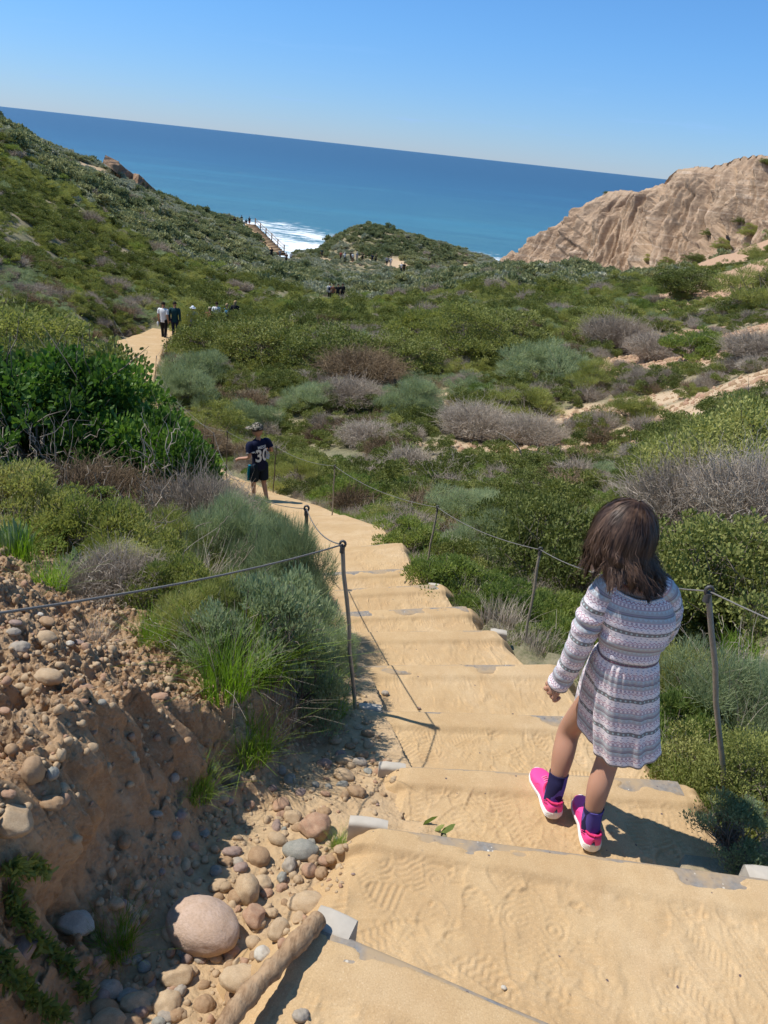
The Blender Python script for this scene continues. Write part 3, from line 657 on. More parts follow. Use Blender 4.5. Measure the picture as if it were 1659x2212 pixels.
def grass_mesh(name, R_, H, n, seed, mat='grass', wd=.004, lean=.35):
    rg = np.random.default_rng(seed); ph = rg.random(n)*6.283; u = np.sqrt(rg.random(n))*R_
    B = np.stack([np.cos(ph)*u, np.sin(ph)*u, np.full(n,-.02)], -1); h = H*(.45+.6*rg.random(n))
    dr = rg.normal(size=(n,3)); dr[:,2] = 0; dr += B*1.2/R_; k = lean*(.3+rg.random(n))
    s = np.cross(dr, [0,0,1]); s /= np.linalg.norm(s,axis=1)[:,None]+1e-9; w_ = wd*(.6+.8*rg.random((n,1)))
    lv = []
    for t in (0,.35,.7,1.0):
        c = B+np.array([0,0,1])*(h*t*(1-.25*k*t))[:,None]+dr*(h*k*t*t)[:,None]
        lv += [c-s*w_*(1-t*.85), c+s*w_*(1-t*.85)]
    V = np.stack(lv, 1).reshape(-1,3); b = np.arange(n)[:,None]*8
    F = np.concatenate([b+np.array([[0,1,3,2]]), b+np.array([[2,3,5,4]]), b+np.array([[4,5,7,6]])])
    return mesh_from(name, V, F, mats=(ML[mat],))
# ---- prototypes for the mass of scrub (kept out of the scene, instanced)
PROTO = bpy.data.collections.new('scrub_sources')
def proto(i, me, extra=None):
    o = bpy.data.objects.new('src_%03d' % i, me); PROTO.objects.link(o)
def blob_mesh(name, R_, H, nleaf, size, seed, mat, shape='diamond', k=18, aspect=.6):
    me, st = shrub_meshes(name, R_, H, nleaf, size, seed, k=k, shape=shape, aspect=aspect, mat=mat, stems=2)
    bpy.data.meshes.remove(st); return me
mid = [('dark',.62,.55,3600,.038,'diamond'),('olive',.62,.50,3600,.034,'diamond'),('bright',.6,.45,3600,.032,'diamond'),('sage',.6,.5,5200,.05,'blade'),('olive',.7,.6,5000,.05,'blade'),('dark',.7,.6,3800,.035,'diamond')]
pi = 0
for j, (m, R_, H, n, s, sh) in enumerate(mid):
    proto(pi, blob_mesh('mid_scrub', R_, H, n, s, 200+j, m, sh, aspect=.55 if sh == 'diamond' else .13)); pi += 1
proto(6, twig_mesh('grey_twigs', .55, .5, 1500, 210, 'dry', 5, .0035)); proto(7, twig_mesh('brown_twigs', .6, .5, 1300, 211, 'brown', 5, .004))
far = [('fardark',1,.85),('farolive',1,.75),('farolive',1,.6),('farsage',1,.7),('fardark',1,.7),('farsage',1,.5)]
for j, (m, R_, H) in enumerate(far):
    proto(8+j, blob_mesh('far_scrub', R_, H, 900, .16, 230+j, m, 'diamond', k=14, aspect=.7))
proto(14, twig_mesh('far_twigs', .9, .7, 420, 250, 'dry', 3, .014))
proto(15, grass_mesh('mid_grass', .3, .32, 260, 251, 'grass', .006)); proto(16, grass_mesh('dry_grass', .3, .4, 220, 252, 'dry', .004))
proto(17, blob_mesh('near_bright', .42, .42, 5200, .024, 253, 'bright', 'oval', 22, .42))
proto(18, blob_mesh('near_dark', .5, .5, 5200, .026, 254, 'dark', 'oval', 22, .55))
def scatter(name, label, X, Y, idx, scl, sink=.06, kind='stuff', zoff=None, coll=PROTO, tilt=.12, cat=None):
    X = np.asarray(X); Y = np.asarray(Y); Z = height(X[None], Y[None])[0]-sink*scl
    if zoff is not None: Z = Z+zoff
    rg = np.random.default_rng(77); n = len(X)
    me = bpy.data.meshes.new(name); me.vertices.add(n); me.vertices.foreach_set('co', np.stack([X,Y,Z],-1).astype(np.float32).ravel())
    a = me.attributes.new('pick','INT','POINT'); a.data.foreach_set('value', np.asarray(idx, np.int32))
    a = me.attributes.new('rot','FLOAT_VECTOR','POINT'); rot = np.stack([rg.normal(size=n)*tilt, rg.normal(size=n)*tilt, rg.random(n)*6.283], -1).astype(np.float32); a.data.foreach_set('vector', rot.ravel())
    a = me.attributes.new('siz','FLOAT_VECTOR','POINT'); s = np.asarray(scl)[:,None]*np.stack([.85+.35*rg.random(n), .85+.35*rg.random(n), .8+.45*rg.random(n)], -1); a.data.foreach_set('vector', s.astype(np.float32).ravel())
    o = link(name, me); g = bpy.data.node_groups.new(name+'_nodes', 'GeometryNodeTree')
    g.interface.new_socket('Geometry', in_out='INPUT', socket_type='NodeSocketGeometry'); g.interface.new_socket('Geometry', in_out='OUTPUT', socket_type='NodeSocketGeometry')
    N = g.nodes.new; gi = N('NodeGroupInput'); go = N('NodeGroupOutput'); ip = N('GeometryNodeInstanceOnPoints'); ci = N('GeometryNodeCollectionInfo')
    ci.inputs['Collection'].default_value = coll; ci.inputs['Separate Children'].default_value = True; ci.inputs['Reset Children'].default_value = True
    def att(nm, ty):
        q = N('GeometryNodeInputNamedAttribute'); q.data_type = ty; q.inputs['Name'].default_value = nm; return [s for s in q.outputs if s.enabled][0]
    ip.inputs['Pick Instance'].default_value = True
    K = g.links.new
    K(gi.outputs[0], ip.inputs['Points']); K(ci.outputs[0], ip.inputs['Instance']); K(att('pick','INT'), ip.inputs['Instance Index'])
    K(att('rot','FLOAT_VECTOR'), ip.inputs['Rotation']); K(att('siz','FLOAT_VECTOR'), ip.inputs['Scale']); K(ip.outputs[0], go.inputs[0])
    md = o.modifiers.new('scatter', 'NODES'); md.node_group = g
    return tag(o, label, cat, kind=kind)
rg = np.random.default_rng(11)
def allowed(X, Y, margin=.5):
    d, _ = path_info(X, Y); b = bare_mask(X[None], Y[None])[0]
    return (d > margin) & (b < .45+.25*rg.random(len(X)))
# --- far hillsides
def field(n, y0, y1, amax=.62, power=1.0):
    u = rg.random(n); Y = (y0**(1+power)+u*(y1**(1+power)-y0**(1+power)))**(1/(1+power)); a = (rg.random(n)*2-1)*amax; return a*(Y+1), Y
X, Y = field(36000, 42, 205)
ok = allowed(X, Y, .9); Zt = height(X[None], Y[None])[0]; ok &= Zt > -33
# keep off the cliffs
def below_cliff(X, Y):
    px = np.array([tuple(P(x,y,Y=d))[:2] for x,y,d in [(1075,584,174),(1170,590,158),(1310,600,133),(1440,614,116),(1550,634,100),(1680,650,88),(1950,690,66)]])
    yc = np.interp(X, px[::-1,0] if px[0,0] > px[-1,0] else px[:,0], px[::-1,1] if px[0,0] > px[-1,0] else px[:,1])
    return (X < px[:,0].min()) | (Y < yc-1.5)
ok &= below_cliff(X, Y)
_a0, _b0 = P(540,484,Y=161), P(601,543,Y=141.5)
def off_stairs(X, Y):
    dx, dy = _b0.x-_a0.x, _b0.y-_a0.y; t = np.clip(((X-_a0.x)*dx+(Y-_a0.y)*dy)/(dx*dx+dy*dy), -.1, 1.15); d = np.hypot(X-_a0.x-t*dx, Y-_a0.y-t*dy)
    ax = X/Y; al = np.interp(Y, [134,_b0.y,_a0.y], [_b0.x/_b0.y,_b0.x/_b0.y,_a0.x/_a0.y])
    return (d > 2.2) & ~((np.abs(ax-_b0.x/_b0.y) < .022) & (Y > 133) & (Y < 150)) & ~((ax > -.160) & (ax < -.118) & (Y > 138) & (Y < 161) & (d < 6))
ok &= off_stairs(X, Y)
X, Y = X[ok], Y[ok]; n1 = fbm(X*.05, Y*.05, 4, 91); n2 = fbm(X*.13, Y*.13, 3, 92); q = n1+.5*n2+rg.normal(size=len(X))*.13
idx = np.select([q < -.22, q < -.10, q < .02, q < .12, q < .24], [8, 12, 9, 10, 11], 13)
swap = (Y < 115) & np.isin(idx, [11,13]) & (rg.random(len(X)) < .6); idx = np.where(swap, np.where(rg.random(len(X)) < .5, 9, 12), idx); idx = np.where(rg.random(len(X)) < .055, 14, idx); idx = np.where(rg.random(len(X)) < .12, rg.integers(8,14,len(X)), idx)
scl = (.55+1.0*rg.random(len(X))**3.2)*np.where(idx == 8, 1.15, 1.0)*np.interp(Y, [42,60,95,130], [.85,1.15,1.2,.85])
m_ = (Y < 88-10*rg.random(len(X))); idx = np.where(m_, np.array([0]*8+[5,1,4,3,0,2,6])[np.clip(idx,0,14)], idx); scl = np.where(m_, scl*1.45, scl)
for (qx, qy, qd, rr_) in [(727,625,80,2.6),(871,590,128,2.6),(800,562,143,2.0),(760,560,146,2.0)]:   # trodden ground where people stand, low growth before them
    q = P(qx, qy, Y=qd); near_ = (np.abs(X/Y-q.x/q.y) < 1.5*rr_/qd) & (Y > qd-12) & (Y < qd+2); scl = np.where(near_, np.minimum(scl, .42), scl)
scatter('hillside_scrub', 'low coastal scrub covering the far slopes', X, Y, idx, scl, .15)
# --- middle slopes
X, Y = field(4700, 7.5, 46, .66, .8)
ok = allowed(X, Y, .28); X, Y = X[ok], Y[ok]
n1 = fbm(X*.16, Y*.16, 3, 93); n2 = fbm(X*.5, Y*.5, 3, 94); q = n1+.6*n2+rg.normal(size=len(X))*.10
right = sstep(3, 9, X-.10*Y)
idx = np.select([q < -.22, q < -.10, q < .03, q < .15, q < .26], [5, 0, 1, 4, 2], 3)
idx = np.where(rg.random(len(X)) < .13+.30*right, 6, idx); idx = np.where(rg.random(len(X)) < .06, 7, idx); idx = np.where(rg.random(len(X)) < .10, rg.integers(0,6,len(X)), idx)
scl = (.55+.75*rg.random(len(X)))*(1-.25*right)*np.interp(Y, [8,20,45],[.62,.9,1.25])
d, _ = path_info(X, Y); scl = np.minimum(scl, .45+np.maximum(d,0)*.55)
scatter('valley_scrub', 'mixed green and grey scrub filling the valley', X, Y, idx, scl, .12)
# grass and low herbs by the path
X, Y = field(5200, 1.2, 15, .70, .6); d, _ = path_info(X, Y)
ok = (d > .05) & ((X > 0) | (Y > 3.2)) & (bare_mask(X[None],Y[None])[0] < .3) & ((X < -.2) | (X > 1.0) | (Y > 2.6))
ok &= (rg.random(len(X)) < np.where(d < 1.2, 1, .5)); X, Y, d = X[ok], Y[ok], d[ok]
idx = np.where(rg.random(len(X)) < .45, 15, 16); idx = np.where((rg.random(len(X)) < .35) & (d > .25), 17, idx); idx = np.where((rg.random(len(X)) < .15) & (d > .5), 18, idx)
scl = (.35+.45*rg.random(len(X)))*np.interp(d, [0,.5,1.5],[.55,.85,1.0]); scl = np.where(idx >= 17, np.minimum(scl*1.0, .3+d), scl)
scatter('verge_grass', 'grass and low green herbs along the path edge', X, Y, idx, scl, .05)
# ================================================================ BOARDS, STAKES, POSTS, CABLES
def board_mat():
    t = NT('recycled_board', .3, .75); p = t.pos()
    n = t.noise(p, 7, 6, .65); n3 = t.noise(p, 60, 4, .6)
    v = t.n('TexVoronoi', i_Scale=70); t.l(p, v.inputs['Vector'])
    c = t.ramp(n3, [(.35,(.16,.155,.15)),(.65,(.25,.24,.225))])
    fl = t.math('LESS_THAN', v.outputs[0], .26)
    rnd = t.ramp(v.outputs[1], [(0,(.05,.055,.09)),(.22,(.05,.055,.09)),(.23,(.22,.21,.20)),(.80,(.22,.21,.20)),(.81,(.62,.60,.54)),(1,(.62,.60,.54))], 'CONSTANT')
    c = t.mix(fl, c, rnd)
    c = t.mix(t.ramp(n, [(.34,.0),(.56,.92)]), c, (.40,.285,.165))
    t.color(c); t.bump(n3, .4, .002); return t.m
M_board = board_mat()
M_stake = plain('pale_weathered_board', (.46,.41,.34), .85, .2, .25, 22, .003)
names = ['nearest', 'second', 'third', 'fourth', 'fifth', 'sixth', 'seventh', 'eighth', 'ninth', 'tenth']
def prof_bar(w, h, r, n=4):
    pts = [(-w,-h)]
    for cx, a0 in ((-w+r, 180), (-r, 90)):
        for k in range(n+1):
            a = R(a0-90*k/n); pts.append((cx+r*math.cos(a), -r+r*math.sin(a)))
    pts.append((0,-h)); return np.array(pts)
def bar(l, r, z, w=.085, h=.15, rad=.016, seg=30, wob=.003, seed=0):
    """board from l to r (x, y), top at z; its outer face lies on the line"""
    l = np.array(l); r = np.array(r); d = (r-l)/np.linalg.norm(r-l); nrm = np.array([-d[1], d[0]])
    pr = prof_bar(w, h, rad); rows = []
    for k in range(seg+1):
        t = k/seg; c = l*(1-t)+r*t; wz = wob*float(fbm(t*6+seed, seed*3.1, 2, 5)); 
        e = min(k, seg-k); sh = .004 if e == 0 else 0
        rows.append([(c[0]+nrm[0]*(q[0]*(1-sh)), c[1]+nrm[1]*q[0], z+q[1]+wz-sh) for q in pr])
    mb = MB(); V = np.array(rows).reshape(-1,3); n = len(pr)
    mb.add(V, grid_faces(seg+1, n)[:, ::-1])
    for base in (0, seg*n):
        c = V[base:base+n].mean(0); mb.add(np.vstack([V[base:base+n], c[None]]), [[i, (i+1) % n, n] for i in range(n)])
    return mb
j = 0
for i in range(2, 12):
    if ZB[i]-ZA[i] < .05: continue
    l = SL[i]*.985+SR[i]*.015; r = SL[i]*.02+SR[i]*.98; d = (r-l)/np.linalg.norm(r-l); nn = np.array([-d[1], d[0]])*.007
    o = bar(l+nn, r+nn, ZB[i]+.001, seed=i).build('step_board', M_board)
    tag(o, '%s step board counting up the stairs from the bottom of the photo, grey and sand-dusted' % names[j], 'step board', 'grey boards edging the sandy steps'); j += 1
def stake(px, py, z, sx, sy, sz, ang, label, rad=.012):
    c = P(px, py, z=z); a = np.array([c.x-math.cos(ang)*sx/2, c.y-math.sin(ang)*sx/2]); b = np.array([c.x+math.cos(ang)*sx/2, c.y+math.sin(ang)*sx/2])
    nn = np.array([-math.sin(ang), math.cos(ang)])*sy/2
    o = bar(a+nn, b+nn, z, w=sy, h=sz, rad=rad, seg=4, seed=int(px)).build('wooden_stake', M_stake); tag(o, label, 'stake', 'pale board ends beside the steps')
stake(722, 1990, -1.705, .10, .07, .22, -.33, 'pale block with a rounded corner beside the log at the nearest step')
stake(797, 1772, -1.876, .12, .04, .2, -.05, 'pale flat board end at the left of the second step')
stake(848, 1651, -2.048, .10, .04, .2, .02, 'short pale board end at the left of the third step')
stake(800, 1524, -2.235, .10, .045, .2, .02, 'small sandy board end at the left of the fourth step')
stake(1652, 1886, -1.89, .10, .07, .22, -.03, 'pale weathered block at the right end of the second step')
stake(1078, 1362, -2.62, .10, .05, .2, -.02, 'small pale board end at the right of the sixth step')
stake(940, 1262, -3.0, .10, .05, .2, -.02, 'pale board end at the right of the eighth step')
# log along the left side
def wood_mat():
    t = NT('weathered_log', .15, .9); v = t.coord('Object', (30,3,3)); n = t.noise(t.pos((9,9,9)), 1, 6, .7); n2 = t.noise(t.pos((60,22,40)), 1, 5, .7)
    c = t.ramp(n, [(.3,(.27,.165,.09)),(.5,(.36,.235,.135)),(.7,(.46,.325,.20))]); c = t.mix(t.ramp(n2, [(.4,.6),(.55,0)]), c, (.15,.085,.045)); t.color(c); t.bump(n2, .8, .006); return t.m
pts = catrom([tuple(P(692,1982,z=-1.685)), tuple(P(655,2022,z=-1.67)), tuple(P(600,2082,z=-1.665)), tuple(P(545,2140,z=-1.66)), tuple(P(488,2212,z=-1.645)), tuple(P(430,2330,z=-1.62)), (-.50,.55,-1.55)], 14)
mb = MB(); rr = .022+.006*np.array([float(fbm(k*.25, 3., 3, 9)) for k in range(len(pts))]); rr[0] = .010; rr[1] = .019
T_, N_, B_ = frames(pts); th = np.linspace(0, 2*np.pi, 20, endpoint=False); V = []
for k in range(len(pts)):
    rv = rr[k]*(1+.16*fbm(np.cos(th)*1.7+k*.10, np.sin(th)*1.7+k*.10, 3, 10)); V.append(pts[k]+rv[:,None]*(np.cos(th)[:,None]*N_[k]+np.sin(th)[:,None]*B_[k]))
V = np.array(V).reshape(-1,3); mb.add(V, grid_faces(len(pts), 20, True)); mb.add(np.vstack([V[:20], pts[:1]]), [[i,(i+1)%20,20] for i in range(20)])
tag(mb.build('wooden_log', wood_mat()), 'weathered brown log edging the nearest step above the cobbles', 'log')
# posts and cables
M_steel = plain('galvanised_post', (.30,.275,.23), .55, .5, .3, 40, .001, .35); M_iron = plain('dark_iron', (.10,.095,.09), .55, .5, .3, 60, .001, .5)
M_rust = plain('rusted_post', (.13,.10,.075), .7, .4, .3, 40, .001, .3)
def cable_mat():
    t = NT('wire_rope', .4, .55); c = t.n('TexCoord'); m = t.n('Mapping'); t.l(c.outputs['UV'], m.inputs[0])
    wv = t.n('TexWave', bands_direction='DIAGONAL', i_Scale=1.0); t.l(t.pos((260,260,260)), wv.inputs['Vector'])
    t.color(t.mix(wv.outputs[0], (.11,.10,.09), (.26,.245,.22))); t.bump(wv.outputs[0], .5, .0015); return t.m
M_cable = cable_mat()
def post(top, bot, Y, label, r=.0088, mat=None, drop=.0):
    t = P(*top, Y=Y); b = P(*bot, Y=Y); d = (t-b); k = 1
    g = ground_at(b.x, b.y); dn = d.normalized()
    if b.z > g-.05: b = b-dn*min(1.2, (b.z-g+.10)/dn.z)
    root = empty('cable_post', b); mb = MB()
    n = 7; ps = [np.array(b+(t-b)*q/n)-np.array(b)+np.array([.004*math.sin(q*2.1+top[0]),.003*math.cos(q*1.7),0])*(0 < q < n) for q in range(n+1)]
    tube(mb, ps, r, 10); mb.build('pole', mat or M_steel, root)
    # forged eye at the top
    m2 = MB(); e = np.array(t-b); a = np.linspace(0, 2*np.pi, 13); rr_ = r*1.25
    ring = np.stack([e[0]+rr_*np.cos(a), e[1]+0*a, e[2]+rr_*.9+rr_*1.25*np.sin(a)], -1)
    tube(m2, ring, r*.62, 6, False); tube(m2, [e-np.array([0,0,r*3.2]), e+np.array([0,0,r*.2])], [r*1.25, r*1.15], 10); m2.build('eyelet', M_iron, root)
    tag(root, label, 'post', 'posts carrying the guide cable'); return t+Vector((0,0,rr_*.7))
LP = [Vector((-1.24,.30,-.475))]
e0 = empty('cable_post', (-1.27,.30,-1.335)); mb = MB(); tube(mb, [(0,0,-.2),(.02,0,.45),(.03,0,.84)], .0115, 10); mb.build('pole', M_steel, e0); m2 = MB(); a = np.linspace(0,2*np.pi,13); tube(m2, np.stack([.03+.018*np.cos(a), 0*a, .86+.022*np.sin(a)],-1), .008, 6, False); m2.build('eyelet', M_iron, e0)
tag(e0, 'cable post on the dirt bank just outside the left edge', 'post', 'posts carrying the guide cable')
LP.append(post((740,1180),(768,1555),2.70,'tall grey post with a looped top standing left of the steps beside the pebbles'))
LP.append(post((662,1102),(660,1190),5.0,'short dark post standing behind the grey-green sagebrush left of the steps', mat=M_rust, r=.013))
LP.append(post((489,1008),(489,1045),11.3,'low dark post left of the path just before the boy', mat=M_rust))
LP.append(post((462,937),(458,1003),14.2,'thin post among leaves at the path left of the boy, furthest of those near him', mat=M_rust))
LP.append(post((247,694),(262,772),26.0,'leaning thin post at the left edge of the sandy bend behind the big dark bush', mat=M_rust))
RP = [Vector((2.05,.9,-.92))]
e0 = empty('cable_post', (2.1,.9,-1.95)); mb = MB(); tube(mb, [(0,0,-.2),(-.02,0,.5),(-.05,0,1.0)], .0115, 10); mb.build('pole', M_steel, e0); m2 = MB(); tube(m2, np.stack([-.05+.018*np.cos(a), 0*a, 1.02+.022*np.sin(a)],-1), .008, 6, False); m2.build('eyelet', M_iron, e0)
tag(e0, 'cable post just outside the right edge beside the steps', 'post', 'posts carrying the guide cable')
RP.append(post((1530,1282),(1565,1722),2.26,'tall grey post behind the girl at the right end of the third step', r=.0098))
RP.append(post((1167,1190),(1134,1388),4.2,'grey post leaning in the grass just left of the girl'))
RP.append(post((945,1098),(920,1232),6.0,'post rising from the lime green bush halfway down the stairs'))
RP.append(post((723,1008),(718,1112),8.8,'thin post in tall grass between the boy and the stairs'))
RP.append(post((597,966),(592,1035),11.0,'thin post directly beside the boy, on his right', mat=M_rust))
RP.append(post((491,933),(489,1032),13.2,'thin upright post just left of the boy, joined to him by the cable', mat=M_rust))
RP.append(post((375,868),(380,925),19.0,'thin post where the path disappears behind the big dark bush', mat=M_rust))
RP.append(post((338,770),(333,850),23.0,'thin post at the right edge of the sandy bend', mat=M_rust))
RP.append(post((361,722),(359,762),28.0,'thin post behind the couple at the bend', mat=M_rust))
def cable(name, pts, label, sag=.05, r=.0048):
    mb = MB(); allp = []
    for a_, b_ in zip(pts[:-1], pts[1:]):
        L_ = (b_-a_).length; n = 14
        for k in range(n):
            t = k/n; q = a_.lerp(b_, t); q = Vector(q); q.z -= sag*L_*.55*4*t*(1-t); allp.append(tuple(q))
    allp.append(tuple(pts[-1])); tube(mb, allp, r, 6); tag(mb.build(name, M_cable), label, 'cable')
LP[0] = Vector((-1.24,.30,-.475))
# the near span passes low across the bank
cable('guide_cable', LP, 'grey twisted wire cable sagging along the left side of the steps', .045, .0033)
cable('guide_cable', RP, 'grey wire cable strung between the posts right of the steps', .045, .0029)
# ================================================================ STONES
M_rock = {}
def rock_mat(k, a, b, rough=.8):
    t = NT('stone_'+k, .25, rough); v = t.coord('Object'); oi = t.n('ObjectInfo')
    n = t.noise(v, 2.2, 5, .6); n2 = t.noise(v, 14, 5, .7); n3 = t.noise(t.pos(), 120, 3, .7)
    c = t.mix(t.ramp(n, [(.35,0),(.65,1)]), a, b); c = t.mix(t.ramp(n2, [(.38,.5),(.55,0)]), c, tuple(x*.72 for x in a))
    c = t.mix(t.ramp(n3, [(.45,0),(.8,.35)]), c, tuple(min(.8,x*1.25) for x in b))
    # dust settled from the path
    ge = t.n('NewGeometry'); sx = t.n('SeparateXYZ'); t.l(t.coord('Object'), sx.inputs[0])
    d = t.math('MULTIPLY', t.ramp(t.math('ADD', sx.outputs[2], t.math('MULTIPLY', n, .5)), [(.1,.75),(.45,0)]), t.ramp(n2, [(.35,1),(.6,.4)]))
    c = t.mix(d, c, (.43,.30,.17)); t.color(c); b_ = t.bump(n2, .35, .01); t.bump(n3, .4, .0015, b_); M_rock[k] = t.m
for k, a, b in [('pink',(.46,.32,.225),(.52,.385,.30)),('tan',(.42,.29,.17),(.50,.37,.235)),('brown',(.32,.20,.11),(.40,.27,.16)),('grey',(.32,.27,.21),(.42,.36,.29)),
                ('bluegrey',(.24,.235,.20),(.34,.32,.27)),('red',(.37,.21,.13),(.44,.29,.19)),('purple',(.29,.20,.16),(.37,.27,.22)),('sandy',(.46,.33,.20),(.52,.39,.25)),('white',(.50,.45,.37),(.60,.54,.45))]: rock_mat(k, a, b)
def stone_mesh(name, seed, rough=.10, sub=4, ang=0):
    bm = bmesh.new(); bmesh.ops.create_icosphere(bm, subdivisions=sub, radius=1); V = np.array([v.co for v in bm.verts]); F = np.array([[v.index for v in f.verts] for f in bm.faces]); bm.free()
    a = fbm(V[:,0]*1.1+seed*5, V[:,1]*1.1+V[:,2]*.8, 3, seed); b = fbm(V[:,2]*1.3-seed, V[:,0]*1.2+V[:,1]*.7, 3, seed+9)
    r = 1+rough*1.3*a+rough*1.3*b
    if ang:   # a few broken faces
        rg = np.random.default_rng(seed)
        for k in range(ang):
            n = rg.normal(size=3); n /= np.linalg.norm(n); d = V @ n; r = np.where(d*r > .72, np.minimum(r, .72/np.maximum(d,.2)), r)
    r += .012*fbm(V[:,0]*9+V[:,2]*5, V[:,1]*9, 3, seed+3)
    return mesh_from(name, V*r[:,None], F, smooth=True)
SM = [stone_mesh('cobble', 400+k, .09+.03*(k % 3), 4, 0) for k in range(6)]+[stone_mesh('broken_cobble', 420+k, .12, 4, 4+k) for k in range(4)]
_bk = {}
def stone_data(k, mat):
    if (k, mat) not in _bk:
        m = SM[k].copy(); m.materials.append(M_rock[mat]); _bk[k, mat] = m
    return _bk[k, mat]
def bvh_of(*obs):
    V = []; F = []; n = 0
    for o in obs:
        me = o.data; v = np.empty(len(me.vertices)*3, np.float32); me.vertices.foreach_get('co', v); v = v.reshape(-1,3)
        f = np.empty(len(me.loops), np.int32); me.loops.foreach_get('vertex_index', f); f = f.reshape(-1,4)
        V.append(v); F.append(f+n); n += len(v)
    V = np.concatenate(V); F = np.concatenate(F)
    k = (np.abs(V[F[:,0],0]) < 4) & (V[F[:,0],1] < 8) & (V[F[:,0],1] > 0)
    return BVHTree.FromPolygons(V.tolist(), F[k].tolist())
BV = bvh_of(bank, ground, path)
def hit(px, py):
    d = Vector(ray(px, py)).normalized(); h = BV.ray_cast(Vector((0,0,0)), d); return h
rs = random.Random(3)
def stone(px, py, wpx, hpx, mat, label, kind=None, sink=.30, ang=False, name='cobble', group='rounded cobbles in the gutter and bank', flat=.8, rot=None):
    h = hit(px, py+hpx*.28)
    if h[0] is None: return None
    dist = (h[0].length)*FPX/math.hypot(FPX, math.hypot(px-829, py-1106))   # along the optical axis
    a = wpx/FPX*dist/2; b = hpx/FPX*dist/2
    k = rs.randrange(6) if not ang else 6+rs.randrange(4)
    o = link(name, stone_data(k, mat)); o.scale = (a, max(a*.62, min(a*1.15, b*1.05)), b*flat*1.05)
    ca, sa = math.cos(-PH), math.sin(-PH)
    o.rotation_euler = (rs.uniform(-.15,.15), rs.uniform(-.12,.12), rs.uniform(-.25,.25) if rot is None else rot)
    up = Vector((0,0,1)).lerp(h[1] if h[1].z > 0 else Vector((0,-.5,.5)), .5).normalized()
    o.location = h[0]+up*(o.scale[2]*(1-2*sink)); tag(o, label, 'stone', group); return o
Z6 = lambda x, y: (x/2, 1659+y/2)
Z5 = lambda x, y: (x/2, 1210+y/2)
big = stone(*Z6(862,665), 166, 118, 'pink', 'big smooth pinkish boulder resting in the gutter at the foot of the bank', name='boulder', flat=.78, sink=.12, rot=-.3)
big.data = stone_mesh('boulder', 437, .045, 5); big.data.materials.append(M_rock['pink'])
